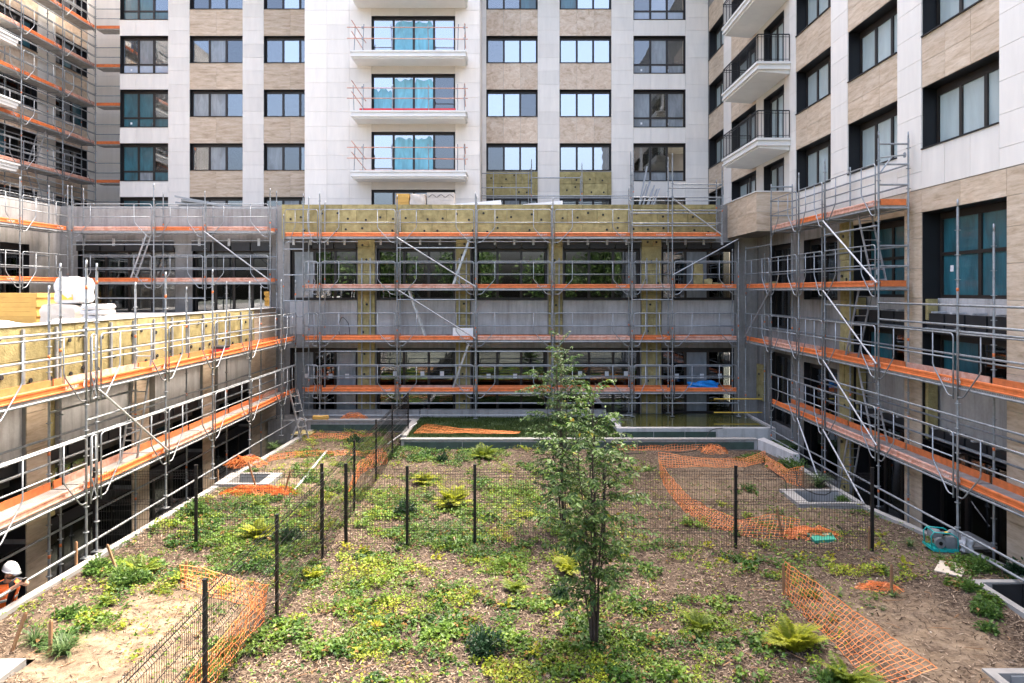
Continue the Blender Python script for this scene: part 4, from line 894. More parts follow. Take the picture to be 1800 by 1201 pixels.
# ================================================================== orange safety nets
def polyline(P, n):
    P = [Vector(p) for p in P]; d = [0]
    for a, b in zip(P, P[1:]): d.append(d[-1] + (b - a).length)
    out = []; j = 0
    for i in range(n + 1):
        s = d[-1] * i / n
        while j < len(P) - 2 and d[j + 1] < s: j += 1
        t = (s - d[j]) / max(1e-6, d[j + 1] - d[j]); out.append(P[j].lerp(P[j + 1], min(1, t)))
    return out
def net(label, B, T, cell=.085, r=.006, sag=.04, seed=1, rows=None):
    rr = random.Random(seed); Ln = sum((Vector(b) - Vector(a)).length for a, b in zip(T, T[1:])); nu = max(6, int(Ln / cell)); b = polyline(B, nu); t = polyline(T, nu)
    nv = rows or max(3, int((b[0] - t[0]).length / (cell * .8))); grid = []
    ph = rr.uniform(0, 6)
    for i in range(nu + 1):
        row = []
        for j in range(nv + 1):
            p = b[i].lerp(t[i], j / nv); k = math.sin(i * .35 + ph) * .6 + math.sin(i * .83 + j * .7 + ph) * .5 + rr.uniform(-.25, .25)
            row.append(p + Vector((k * sag, k * sag * .6, sag * .5 * math.sin(i * .5 + j)))); 
            row[-1] += Vector((rr.uniform(-.012, .012), rr.uniform(-.012, .012), rr.uniform(-.012, .012))); row[-1].z = max(row[-1].z, hz(row[-1].x, row[-1].y) + .012)
        grid.append(row)
    m = MB()
    for i in range(nu + 1): m.tube(grid[i], r * .8, 3, False)
    for j in range(nv + 1): m.tube([grid[i][j] for i in range(nu + 1)], r * (1.25 if j in (0, nv) else 1), 3, False)
    return tag(m.obj('safety_net', 'net_orange'), label, 'net', 'orange safety nets')
def heap(label, c, rx, ry, h, seed=1, cell=.085, tilt=0.):
    rr = random.Random(seed); m = MB()
    for layer in range(2):
        a0 = rr.uniform(0, 3); n = int(max(rx, ry) * 2 / cell); ph = [rr.uniform(0, 6) for _ in range(4)]
        def S(u, v):
            x, y = u * math.cos(a0) - v * math.sin(a0), u * math.sin(a0) + v * math.cos(a0); q = x * x + y * y
            w_ = max(0, 1 - q); z = h * w_ ** .6 * (.55 + .25 * layer / 2 + .3 * math.sin(5 * x + ph[0]) * math.sin(6 * y + ph[1])) + .02 * math.sin(17 * x + ph[2]) * math.sin(15 * y + ph[3])
            X = c[0] + rx * x + .05 * math.sin(11 * y + ph[2]); Y = c[1] + ry * y + .05 * math.sin(12 * x + ph[3]); return (X, Y, max(hz(X, Y) + .012, c[2] + z))
        for i in range(n + 1):
            u = -1 + 2 * i / n; ln = math.sqrt(max(.02, 1 - u * u)); k = max(4, int(n * ln))
            m.tube([S(u, -ln + 2 * ln * j / k) for j in range(k + 1)], .0055, 3, False); m.tube([S(-ln + 2 * ln * j / k, u) for j in range(k + 1)], .0055, 3, False)
    return tag(m.obj('safety_net', 'net_orange'), label, 'net', 'orange safety nets')
def g3(px, py, h=0.): p = G(px, py); return (p.x, p.y, hz(p.x, p.y) + h)
net('orange net leaning in a long strip at the lower right beside the fern', [g3(1376, 1044), g3(1415, 1085), g3(1470, 1140), g3(1545, 1215)], [g3(1380, 1042, .55), (4.98, 11.2, .52), (5.22, 10.1, .46), (5.50, 8.9, .42)], seed=2, sag=.015)
net('orange net sagging in a long curve around the bare rectangle on the right', [g3(1160, 838), g3(1172, 862), g3(1205, 900), g3(1240, 925), g3(1300, 943), g3(1360, 948), g3(1400, 950)], [g3(1158, 838, .45), g3(1180, 862, .34), g3(1215, 895, .28), g3(1250, 915, .28), g3(1300, 935, .24), g3(1360, 938, .42), g3(1405, 940, .30)], seed=3, sag=.02, rows=8)
net('limp orange net along the far side of the bare rectangle on the right', [g3(1158, 822), g3(1230, 822), g3(1310, 822), g3(1345, 812)], [g3(1157, 818, .40), g3(1230, 816, .17), g3(1310, 816, .15), g3(1347, 808, .32)], seed=4, sag=.02, rows=6)
net('orange net hung on the stake above the small light well', [g3(1345, 822), g3(1385, 850), g3(1412, 858)], [g3(1347, 818, .30), g3(1385, 845, .30), g3(1412, 855, .52)], seed=5, rows=8, sag=.015)
net('thin orange net lying at the foot of the far planter wall, right', [g3(1085, 792), g3(1160, 793), g3(1240, 794)], [g3(1085, 790, .18), g3(1160, 790, .13), g3(1240, 790, .15)], seed=6, rows=3, sag=.03, cell=.09)
heap('round bunched orange net by the far planter wall', g3(1256, 797), .42, .3, .34, 7); heap('crumpled orange net beside the green lid', g3(1425, 943), .62, .26, .22, 8); heap('small crumpled orange net round a stake at the right', g3(1545, 1035), .38, .16, .16, 9)
heap('crumpled orange net on the left kerb at the far light well', g3(432, 818), .62, .42, .40, 10); heap('wide crumpled orange net in front of the left light well', g3(455, 868), 1.0, .34, .28, 11)
net('orange net strip running across the bare ground on the far left', [g3(470, 812), g3(520, 803), g3(570, 801), g3(640, 803), g3(672, 806)], [g3(470, 810, .14), g3(520, 800, .16), g3(570, 799, .14), g3(640, 800, .14), g3(672, 802, .2)], seed=12, rows=5, sag=.03)
net('orange net bunched against the long fence behind its third post', [g3(612, 872), g3(630, 838), g3(655, 822), g3(680, 815)], [g3(612, 868, .1), g3(630, 832, .3), g3(655, 815, .30), g3(682, 808, .25)], seed=13, rows=7, sag=.03)
net('orange net draped over the lawn edge behind the far planter wall', [(-3.35, 23.35, .47), (-1.5, 23.35, .47), (.2, 23.3, .46)], [(-3.2, 25.3, .40), (-1.8, 24.4, .42), (.3, 23.5, .48)], cell=.13, r=.004, seed=14, sag=.015)
net('upright orange net on a stake inside the long fence, lower left', [g3(318, 1038), g3(380, 1050), g3(440, 1062), (-3.98, 11.0, .02)], [g3(318, 1038, .42), g3(380, 1050, .46), g3(430, 1062, .42), (-3.95, 11.1, .55)], seed=15, sag=.02)
net('orange net hanging along the inside of the long fence near the camera', [(-3.98, 11.0, .02), (-3.98, 9.9, .02), (-3.98, 8.6, .02), (-3.98, 7.8, .02)], [(-3.95, 11.1, .55), (-3.93, 9.9, .62), (-3.93, 8.6, .60), (-3.93, 7.8, .6)], seed=16, sag=.02)
net('orange net strewn on the ground under the folding ladder at the far left', [g3(540, 772), g3(600, 772), g3(650, 772)], [g3(540, 766, .05), g3(600, 766, .08), g3(655, 766, .05)], seed=17, rows=5, sag=.03)
heap('red-orange net scrap on the paving behind the far left planter wall', (-6.1, 26.55, .35), .5, .18, .3, 18)
# ================================================================== stakes
STK = [(325, 1036, .48, .05, 'stake holding the upright orange net, lower left'), (88, 1155, .55, .02, 'upright stake beside the grass tuft, bottom left'), (20, 1150, .6, .30, 'leaning dark stake at the left edge'), (1378, 1045, .55, -.02, 'front stake of the pair holding the long orange net'), (1385, 1044, .56, .03, 'rear stake of the pair holding the long orange net'), (1567, 1040, .5, 0, 'stake in the small crumpled net at the right'), (1528, 970, .5, 0, 'stake leaning by the right end fence post'),
       (1376, 945, .62, -.18, 'leaning stake in the curved orange net'), (134, 998, .5, 0, 'upright stake at the left kerb near the scaffold foot'), (205, 1003, .5, -.3, 'tilted stake among the ferns at the left kerb'), (500, 868, .6, .22, 'tilted stake in the wide crumpled net at left'), (450, 858, .7, -.25, 'tilted stake sticking out of the left light well net'), (1412, 858, .55, 0, 'stake carrying the net above the small light well'), (383, 850, .4, 0, 'short stake by the left light well')]
for (px, py, h, ln, lab) in STK:
    p = Vector(g3(px, py)); q = p + Vector((ln * h * 1.2, 0, h)); m = MB(); d = (q - p).normalized(); s = d.cross(Vector((0, 1, 0))).normalized() * .019; t = Vector((0, .019, 0)); a = p - d * .08; b = q - d * .03
    m.hexa([a - s - t, a + s - t, a + s + t, a - s + t], [b - s - t, b + s - t, b + s + t, b - s + t]); m.hexa([b - s - t, b + s - t, b + s + t, b - s + t], [q - s * .5 - t * .5, q + s * .5 - t * .5, q + s * .5 + t * .5, q - s * .5 + t * .5])
    tag(m.obj('wooden_stake', 'wood'), 'wooden ' + lab, 'stake', 'wooden stakes')
# ================================================================== trees
def tree(name, label, base, H, R, seed, nstem=6, lo=(.018, .055, .016), hi=(.085, .16, .045), nb=15, skew=(0, 0), leafL=(.055, .10), low=.5):
    rg = np.random.default_rng(seed); root = thing(name, label, 'tree', base); m = MB(); C = []; D = []; N = []; L = []; base = np.array(base)
    for s in range(nstem):
        az = 6.283 * s / nstem + rg.uniform(-.4, .4); top = H * (1 if s == 0 else rg.uniform(.55, .95)); rad = (0 if s == 0 else rg.uniform(.15, .42)) * R
        end = np.array([rad * math.cos(az) + skew[0] * top, rad * math.sin(az) + skew[1] * top, top]); k = 14; pts = []
        wob = rg.normal(0, .03, (k + 1, 3)); off = np.array([.05 * math.cos(az), .05 * math.sin(az), 0]) * (s > 0)
        for i in range(k + 1):
            t = i / k; e = t ** 1.6 if s else t; pts.append(base + off + np.array([end[0] * e, end[1] * e, end[2] * t]) + wob[i] * t)
        r0 = .032 if s == 0 else .018; m.tube(pts, [r0 * (1 - .88 * i / k) for i in range(k + 1)], 6)
        P = np.array(pts); nbr = int(nb * top / H)
        for b in range(nbr):
            t = low / H + (1 - low / H) * (b + rg.random()) / nbr; t = min(t, .995); f = t * k; i = min(int(f), k - 1); p = P[i] + (P[i + 1] - P[i]) * (f - i)
            a = az + rg.uniform(-2.0, 2.0) if s else rg.uniform(0, 6.283); env = max(.36, .35 + .65 * math.sin(math.pi * min(1, max(.05, (t * top / H) ** .85)))) * (1 if t * top / H < .8 else .75)
            ln = R * env * rg.uniform(.45, 1.0) * (.9 if s == 0 else .75) + .1; el = rg.uniform(.15, .75) + .4 * t; q = [p]; d = np.array([math.cos(a) * math.cos(el), math.sin(a) * math.cos(el), math.sin(el)]); st = 7
            for j in range(st):
                d = d + np.array([rg.normal(0, .10), rg.normal(0, .10), -.11 + rg.normal(0, .05)]); d /= np.linalg.norm(d); q.append(q[-1] + d * ln / st)
            m.tube(q, [.007 * (1 - .8 * j / st) for j in range(st + 1)], 3, False); Q = np.array(q); nl = int(ln / .028) + 4; side = 1
            for j in range(nl):
                u = .12 + .88 * j / nl; f2 = u * st; i2 = min(int(f2), st - 1); c = Q[i2] + (Q[i2 + 1] - Q[i2]) * (f2 - i2); dv = Q[i2 + 1] - Q[i2]; dv = dv / np.linalg.norm(dv); sd_ = np.cross(dv, [0, 0, 1.]); sd_ /= max(1e-6, np.linalg.norm(sd_)); side = -side
                for rep in range(1 if rg.random() < .35 else 2):
                    C.append(c + rg.normal(0, .012, 3)); D.append(dv * .55 + sd_ * side * .8 + np.array([0, 0, -.35 + rg.normal(0, .25)]) + rg.normal(0, .15, 3)); N.append(np.array([0, 0, 1.]) + rg.normal(0, .45, 3)); L.append(rg.uniform(*leafL))
    m.obj('trunk', 'bark', root, True)
    n = len(C); L = np.array(L); t = rg.random((n, 1)) ** 1.4; col = (1 - t) * np.array([lo]) + t * np.array([hi]); y = rg.random(n) < .012; col[y] = (.30, .27, .03)
    leaves('crown', C, D, N, L, L * .46, col, root, fold=.18); return root
tree('young_tree', 'nearer young multi-stem tree in front of the wire fence', g3(1045, 1140), 3.9, 1.12, 21, 7, nb=27, low=.9, skew=(.0, .03), lo=(.026, .07, .014), hi=(.15, .24, .055))
tree('young_tree', 'farther young tree rising behind the nearer one, its top before the lowest deck', g3(990, 935), 4.25, 1.1, 22, 6, nb=25, low=.8, skew=(-.03, .0), lo=(.028, .07, .02), hi=(.13, .21, .065))
# ================================================================== ferns, shrubs, tufts
def fern(label, px, py, R, nf, lo, hi, seed, up=.9):
    rg = np.random.default_rng(seed); c = np.array(g3(px, py)); C = []; D = []; N = []; L = []; T = []; m = MB()
    for f in range(nf):
        az = rg.uniform(0, 6.283); ln = R * rg.uniform(.75, 1.2); el = up * rg.uniform(.7, 1.5); st = 16; p = c + rg.normal(0, .03, 3) * [1, 1, 0]; h = np.array([math.cos(az), math.sin(az), 0]); tone = rg.random()
        for j in range(st):
            e = el - 1.15 * (j / st) ** 1.5; d = h * math.cos(e) + np.array([0, 0, math.sin(e)]); p2 = p + d * ln / st; u = (j + .5) / st; sdv = np.cross(d, [0, 0, 1.]); sdv /= max(1e-6, np.linalg.norm(sdv)); nrm = np.cross(sdv, d); w_ = R * .24 * math.sin(math.pi * min(1, .12 + u * .9)) ** .7 + .01
            for s in (-1, 1):
                for q in (0., .5):
                    C.append(p + (p2 - p) * q); D.append(sdv * s + d * .35 + nrm * rg.normal(-.1, .1)); N.append(nrm); L.append(w_ * rg.uniform(.85, 1.1)); T.append(tone * .7 + .3 * rg.random())
            p = p2
    n = len(C); t = np.array(T)[:, None]; col = (1 - t) * np.array([lo]) + t * np.array([hi]); L = np.array(L)
    return tag(leaves('fern', C, D, N, L, np.maximum(.010, L * .20), col, fold=.1), label, 'fern', 'ferns')
YL = ((.14, .18, .012), (.42, .44, .035)); GL = ((.07, .12, .012), (.24, .30, .03)); MG = ((.04, .10, .02), (.14, .24, .05))
for k, (lab, px, py, R, nf, cc) in enumerate([('large yellow fern beside the long leaning net', 1395, 1140, .52, 34, YL), ('green fern at the bottom edge right of the yellow fern', 1490, 1205, .50, 24, GL), ('small green fern right of the near tree', 1232, 1110, .32, 18, GL), ('broad yellow fern behind the crossing fence left of centre', 795, 888, .62, 34, YL), ('yellow-green fern near the far planter wall', 852, 806, .55, 26, GL), ('yellow fern farther back beside the crossing fence', 745, 850, .42, 20, YL),
        ('yellow-green fern in the dense left bed', 452, 948, .50, 26, YL), ('green fern at the left kerb beside the tilted stake', 245, 1012, .45, 22, GL), ('yellow fern half hidden behind the near tree', 1000, 1005, .42, 24, YL), ('small fern left of the near tree', 905, 1040, .30, 18, GL), ('lime fern below the wide crumpled net', 455, 892, .32, 18, GL), ('small lime fern at the edge of the left bare ground', 188, 1062, .22, 16, GL), ('small upright fern left of the near tree', 890, 1068, .18, 10, YL), ('thin yellow dry fern at the long fence', 545, 1015, .35, 9, YL)]):
    fern(lab, px, py, R, nf, *cc, 40 + k)
def shrub(label, px, py, R, H, n, lo, hi, seed, lf=(.05, .09), asp=.5, name='shrub'):
    rg = np.random.default_rng(seed); c = np.array(g3(px, py)); u = rg.normal(0, 1, (n, 3)); u = norm(u); u[:, 2] = np.abs(u[:, 2]); rad = rg.random(n) ** .45; lob = .8 + .3 * np.sin(3 * np.arctan2(u[:, 1], u[:, 0]) + seed)
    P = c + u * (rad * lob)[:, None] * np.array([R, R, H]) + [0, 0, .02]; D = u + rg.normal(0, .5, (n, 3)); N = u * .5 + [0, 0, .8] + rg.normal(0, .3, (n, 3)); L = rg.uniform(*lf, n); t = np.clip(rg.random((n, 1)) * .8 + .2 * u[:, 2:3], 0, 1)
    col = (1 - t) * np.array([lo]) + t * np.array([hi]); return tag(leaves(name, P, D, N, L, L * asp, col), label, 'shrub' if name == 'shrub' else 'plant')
DK = ((.008, .03, .012), (.035, .085, .035))
for k, (lab, px, py, R, H, n, cc) in enumerate([('dark glossy shrub at the front left of the near tree', 850, 1152, .30, .38, 900, DK), ('dark rounded shrub behind the crossing fence', 712, 905, .30, .30, 700, DK), ('dark shrub on the far left bed in front of the planter wall', 625, 778, .28, .35, 500, DK), ('small dark shrub near the far planter wall', 778, 812, .22, .28, 400, DK), ('small dark shrub at the foot of the near tree', 985, 1052, .16, .28, 400, DK), ('dark shrub beside the long fence at left', 508, 952, .25, .30, 500, DK),
        ('mid-green leafy shrub at the left kerb', 222, 1030, .38, .30, 900, MG), ('mid-green shrub at the left kerb near the tilted stake', 172, 1003, .25, .28, 500, MG), ('leafy green plant on the right behind the cardboard sheet', 1725, 1003, .26, .26, 450, MG), ('dark leafy plant at the right edge', 1790, 1012, .28, .28, 500, DK), ('green plant at the corner of the right light well', 1706, 1042, .20, .15, 300, MG), ('green plant left of the right light well rim', 1735, 1082, .22, .18, 400, MG), ('lower green plant by the right light well', 1738, 1112, .16, .12, 200, MG), ('green shrub at the right end of the far garden', 1395, 822, .45, .28, 700, MG), ('green shrub before the diagonal kerb', 1378, 800, .35, .3, 500, MG), ('bluish green bush by the left fence post', 345, 905, .35, .35, 700, MG), ('small green weed on the right mulch', 1480, 880, .2, .14, 160, MG), ('small green plant at the far left of the sandy path', 120, 1085, .2, .16, 220, MG), ('green plant at the bottom edge below the right ferns', 1455, 1200, .25, .2, 350, MG)]):
    shrub(lab, px, py, R, H, n, *cc, 70 + k)
def tuft(label, px, py, R, n, lo, hi, seed):
    rg = np.random.default_rng(seed); c = np.array(g3(px, py)); V = []; Fc = []; col = []
    for k in range(n):
        az = rg.uniform(0, 6.283); ln = R * rg.uniform(.6, 1.2); el = rg.uniform(.7, 1.4); p = c + rg.normal(0, R * .08, 3) * [1, 1, 0]; h = np.array([math.cos(az), math.sin(az), 0]); s = np.array([-h[1], h[0], 0]) * R * .022; b = len(V); tone = rg.random(); cc = (1 - tone) * np.array(lo) + tone * np.array(hi)
        for j in range(5):
            w_ = 1 - .85 * (j / 4) ** 2; V += [p - s * w_, p + s * w_]; col += [cc, cc]; e = el - 1.5 * (j / 4) ** 1.2; p = p + (h * math.cos(e) + np.array([0, 0, math.sin(e)])) * ln / 4
        for j in range(4): Fc.append((b + 2 * j, b + 2 * j + 1, b + 2 * j + 3, b + 2 * j + 2))
    return tag(soup('grass_tuft', np.array(V), np.array(Fc), np.array(col), 'leaf'), label, 'grass', 'grass tufts')
for k, (lab, px, py, R, n) in enumerate([('tall blue-green grass tuft by the upright stake, bottom left', 112, 1150, .42, 110), ('grass tuft at the left edge behind the leaning stake', 60, 1135, .35, 80), ('dark grass tuft at the foot of the stake in the small net', 1570, 1048, .2, 70), ('dark grass tuft on the sandy ground', 1476, 1046, .14, 50), ('long-bladed grass tuft above the small light well', 1440, 858, .5, 120), ('grass tuft at the right kerb', 1600, 960, .28, 70), ('grass tuft beside the teal compactor', 1655, 985, .22, 50), ('grass tuft at the foot of the second crossing fence post', 840, 975, .25, 60), ('pale grass tuft on the left kerb bed', 210, 1020, .35, 90), ('grass tuft at the end of the far planter wall', 1368, 792, .4, 90), ('grass tuft on the far left bed', 480, 792, .4, 90), ('thin grass tuft on the sandy path at the right', 1552, 1072, .12, 30)]):
    tuft(lab, px, py, R, n, (.03, .075, .02), (.17, .25, .09), 90 + k)
# yellow-leaved seedlings on the mulch
SEED = ['between the curved net and the long net', 'in front of the curved net heap', 'right of the small crumpled net stake', 'nearest the crossing fence right of the trees', 'beside the right end fence post', 'left of the long net stakes', 'right of the long fence, near the fence corner', 'at the fence corner post', 'in front of the crossing fence left of centre', 'just right of the near tree crown', 'in the lime patch left of the near tree', 'in the bottom left mulch near the long fence', 'at the bottom left of the near tree', 'behind the stakes of the long net']
for k, (px, py) in enumerate([(1270, 990), (1460, 985), (1590, 1000), (1245, 965), (1545, 965), (1320, 985), (640, 975), (610, 968), (770, 985), (1100, 985), (830, 1050), (660, 1110), (940, 1150), (1410, 985)]):
    o = shrub('yellowing seedling ' + SEED[k], px, py, .12, .16, 16, (.20, .26, .02), (.45, .40, .04), 120 + k, (.07, .11), .75, 'seedling'); o['group'] = 'yellowing seedlings'
# ================================================================== materials and tools lying about
def lump(name, x0, x1, y0, y1, z0, z1, m_, parent=None, seed=1, n=7, rnd=.12, amp=.02, M=None):
    rr = random.Random(seed); ph = [rr.uniform(0, 6) for _ in range(6)]; mb = MB(); cx, cy, cz = (x0 + x1) / 2, (y0 + y1) / 2, (z0 + z1) / 2; hx, hy, hz_ = (x1 - x0) / 2, (y1 - y0) / 2, (z1 - z0) / 2
    def P(a, b, c):
        v = Vector((a, b, c)); k = max(abs(a), abs(b), abs(c)); s = v.normalized() * 1.25; q = v.lerp(Vector((max(-1, min(1, s.x)), max(-1, min(1, s.y)), max(-1, min(1, s.z)))), rnd * 3 if rnd < .33 else 1)
        d = amp * (math.sin(4 * a + ph[0]) * math.sin(5 * b + ph[1]) + math.sin(6 * c + ph[2] + 3 * a) * .7)
        return (cx + q.x * (hx + d), cy + q.y * (hy + d), max(z0, cz + q.z * (hz_ + d * (c > -.9))))
    for ax in range(3):
        for sg in (-1, 1):
            vs = []; fs = []
            for i in range(n + 1):
                for j in range(n + 1):
                    u, v = -1 + 2 * i / n, -1 + 2 * j / n; t = [0, 0, 0]; t[ax] = sg; t[(ax + 1) % 3] = u; t[(ax + 2) % 3] = v; vs.append(P(*t))
            for i in range(n):
                for j in range(n):
                    a = i * (n + 1) + j; f = (a, a + n + 1, a + n + 2, a + 1); fs.append(f if sg > 0 else f[::-1])
            mb.add(vs, fs)
    return mb.obj(name, m_, parent, True, M)
NTH = 'first second third fourth fifth sixth seventh eighth ninth tenth eleventh twelfth thirteenth'.split()
ORD = ['lowest', 'second', 'third', 'fourth', 'fifth', 'sixth', 'topmost']
for c_, (xa, xb, cn) in enumerate(((-14.0, -12.72, 'left'), (-12.70, -11.45, 'right'))):
    for k in range(7):
        j = random.uniform(-.04, .04); tag(box('insulation_board', xa + j, xb + j, 16.6, 17.4, 4.452 + k * .113, 4.452 + k * .113 + .110, 'yellow_board'), 'yellow insulation board on the left roof, %s in the %s stack' % (ORD[k], cn), 'board', 'yellow boards stacked on the left roof')
def bale(label, dims, m_, seed, band=None, name='wrapped_bale'):
    o = lump(name, *dims, m_, None, seed); tag(o, label, 'bale'); 
    if band: box('printed_strip', dims[0] + .25 * (dims[1] - dims[0]), dims[0] + .75 * (dims[1] - dims[0]), dims[2] - .012, dims[2] - .002, dims[4] + .15 * (dims[5] - dims[4]), dims[4] + .35 * (dims[5] - dims[4]), band, o)
    return o
bale('long cream wrapped bale on the left roof under the smaller bale', (-11.2, -10.35, 16.3, 17.1, 4.452, 4.98), 'wrap_cream', 3); bale('white wrapped bale perched on top of the long cream bale', (-10.95, -10.3, 16.4, 17.0, 4.985, 5.62), 'wrap_white', 4, 'yellow')
for k in range(4): tag(lump('plastic_sack', -10.25 + .02 * (k % 2), -9.75, 16.3, 17.0, 4.452 + .13 * k, 4.58 + .13 * k, 'wrap_white', None, 20 + k, 5, .2, .015), 'white plastic sack beside the cream bale, %s of the four' % ('lowest', 'second', 'third', 'topmost')[k], 'sack', 'white sacks on the left roof')
tag(lump('plastic_sheet', -11.4, -9.75, 11.5, 14.6, 4.452, 4.62, 'sheet_white', None, 31, 9, .1, .05), 'rumpled white plastic sheet along the left parapet', 'sheet')
tag(lump('plastic_sack', -10.2, -9.75, 15.2, 15.8, 4.452, 4.66, 'wrap_white', None, 33, 5, .2, .02), 'single pale sack lying near the parapet left of the bales', 'sack')
t = thing('board_stack', 'small stack of yellow boards on the podium roof below the lowest balcony', 'boards', (-4.6, 29, 8.6))
for k in range(4): box('board', -4.87 + .02 * (k % 2), -4.31, 28.8, 29.4, 8.602 + .19 * k, 8.785 + .19 * k, 'yellow_board' if k else 'sheet_white', t)
bale('cream wrapped bale on the podium roof between two board stacks', (-4.27, -3.62, 28.7, 29.4, 8.602, 9.34), 'wrap_cream', 5)
t = thing('board_stack', 'pale insulation board stack with zigzag print on the podium roof', 'boards', (-3, 29, 8.6))
for k in range(7): box('board', -3.56, -2.42, 28.8, 29.5, 8.602 + .115 * k, 8.714 + .115 * k, 'wrap_cream', t)
m = MB()
for k in range(6):
    a = (-3.5 + .18 * k, 28.79, 9.20 + .12 * (k % 2)); b = (-3.34 + .18 * k, 28.79, 9.32 - .12 * (k % 2)); m.tube([a, b], .012, 4)
kind(m.obj('printed_zigzag', 'box_dark', t), 'stuff')
def wedge(label, x0, x1, y0, y1, z0, zl, zr):
    m = MB(); m.hexa([(x0, y0, z0), (x1, y0, z0), (x1, y1, z0), (x0, y1, z0)], [(x0, y0, zl), (x1, y0, zr), (x1, y1, zr + .02), (x0, y1, zl + .02)]); return tag(m.obj('foam_sheet', 'sheet_white'), label, 'sheet')
wedge('white foam sheet on the podium edge right of the bale', -2.5, -.45, 27.9, 28.9, 8.602, 8.80, 8.97); wedge('white foam sheet on the podium edge under the tower scaffold', .45, 2.05, 27.9, 28.9, 8.602, 8.80, 8.95)
rr = random.Random(5)
for k in range(13):
    L = 2.5; a = Vector((-13.9 + rr.uniform(-.1, .3), 28.5 + .12 * (k % 3), 8.62 + .048 * (k // 1) + .0)); b = a + Vector((L, rr.uniform(-.2, .3), -.045 * k + rr.uniform(.0, .05))); b.z = max(b.z, 8.62 + .005 * k)
    m = MB(); s = Vector((0, .12, 0)); u = Vector((0, 0, .034)); m.hexa([a - s - u, b - s - u, b + s - u, a + s - u], [a - s + u, b - s + u, b + s + u, a + s + u])
    tag(m.obj('scaffold_plank', 'zinc_grey'), 'grey plank in the pile on the concrete building roof, %s from the bottom' % NTH[k], 'plank', 'planks piled on the concrete roof')
for k in range(10):
    p = Vector((-20.8 + rr.uniform(-.2, .2), 25.5 + k * .25, 8.64 + .03 * (k % 4))); m = MB(); m.tube([p, p + Vector((2.0 + rr.uniform(-.3, .3), rr.uniform(-.4, .4), .03))], .03, 6)
    tag(m.obj('scaffold_tube', 'zinc_grey'), 'loose grey tube on the far left roof, %s from the front' % NTH[k], 'tube', 'tubes on the far left roof')
for k in range(8):
    x = 6.05 + .09 * k; m = MB(); top = Vector((x + .35 + rr.uniform(-.1, .25), 33.9, 10.4 + rr.uniform(-.1, 1.1 if k < 3 else .15))); p = Vector((x - .15, 33.3, 8.62)); s = Vector((.035, 0, 0)); t_ = Vector((0, .035, 0))
    m.hexa([p - s - t_, p + s - t_, p + s + t_, p - s + t_], [top - s - t_, top + s - t_, top + s + t_, top - s + t_]); tag(m.obj('steel_profile', 'zinc_grey'), 'steel profile in the leaning bundle on the podium roof, %s from the left' % NTH[k], 'profile', 'profiles leaning in a bundle')
tag(lump('plastic_bag', 6.95, 8.05, 26.75, 27.15, 1.402, 1.72, 'blue_bag', None, 41, 9, .22, .05), 'bright blue plastic bag on the lowest deck of the back scaffold', 'bag')
o = box('white_board', -2.3, -1.48, 26.72, 26.74, 3.56, 4.0, 'sheet_white'); tag(o, 'white board standing on the second deck of the back scaffold', 'board'); o.location.z -= .15
for k, (xa, xb, h, lab) in enumerate(((7.15, 7.5, .95, 'tall rock wool offcut leaning on the third deck'), (7.55, 7.85, .35, 'small rock wool offcut beside the tall one'), (7.9, 8.3, .2, 'low rock wool offcut at the right end of the third deck'))): tag(lump('wool_offcut', xa, xb, 27.0, 27.12, 5.402, 5.402 + h, 'insul', None, 50 + k, 5, .08, .02), lab, 'offcut', 'rock wool offcuts')
tag(lump('wool_offcut', 9.2, 9.5, 24.6, 25.0, 5.402, 5.6, 'insul', None, 57, 5, .2, .03), 'ragged rock wool scrap on the right scaffold deck near the corner', 'offcut')
t = thing('tool_case', 'red and grey tool case on the upper left scaffold deck', 'case', (-8.75, 20.8, 3.4)); lump('case_body', -8.95, -8.6, 20.5, 21.0, 3.402, 3.56, 'red', t, 60, 5, .08, .0); lump('case_lid', -8.96, -8.59, 20.48, 21.02, 3.565, 3.64, 'box_dark', t, 61, 5, .1, 0.)
# folding ladder
t = thing('folding_ladder', 'aluminium folding ladder standing at the far left end of the garden', 'ladder', (-7.5, 24.6, 0))
for (a, b, w0) in (((-7.35, 24.4, .0), (-7.85, 24.7, 1.75), .42), ((-7.75, 24.45, .0), (-7.45, 24.6, .75), .40)):
    a = Vector(a); b = Vector(b); v = (b - a); x = Vector((.15, -1, 0)).cross(v).normalized(); x = Vector((.35, .94, 0)).normalized(); y = v.normalized().cross(x); x = y.cross(v.normalized())
    put(bpy.data.objects.new('ladder_leg', ladder_mesh(v.length, w0)), Matrix.Translation(a) @ Matrix((x, y, v.normalized())).transposed().to_4x4(), t)
tag(rod('pole', Vector(g3(518, 865, .03)), Vector(g3(574, 796, .05)), .035, 'galv_light'), 'long pale pole lying on the bare ground at left', 'pole'); tag(rod('pole', (-4.25, 23.4, .06), (-3.45, 24.9, .50), .03, 'galv_light'), 'white pole leaning over the planter wall corner behind the long fence', 'pole')
tag(lump('wool_offcut', -7.55, -6.95, 26.0, 26.2, .42, .56, 'yellow_board', None, 63, 5, .12, .01), 'small yellow package on the far left planter wall', 'package')
tag(lump('wool_offcut', -8.0, -7.3, 24.9, 25.5, .0, .12, 'insul', None, 64, 5, .2, .03), 'flattened rock wool scrap under the folding ladder', 'offcut')
for k, (z, lab) in enumerate(((1.14, 'upper'), (.62, 'lower'))): tag(rod('guard_pole', (7.75, 26.42, z), (9.6, 26.42, z), .022, 'yellow'), lab + ' yellow guard pole over the pond at the right corner', 'pole', 'yellow guard poles')
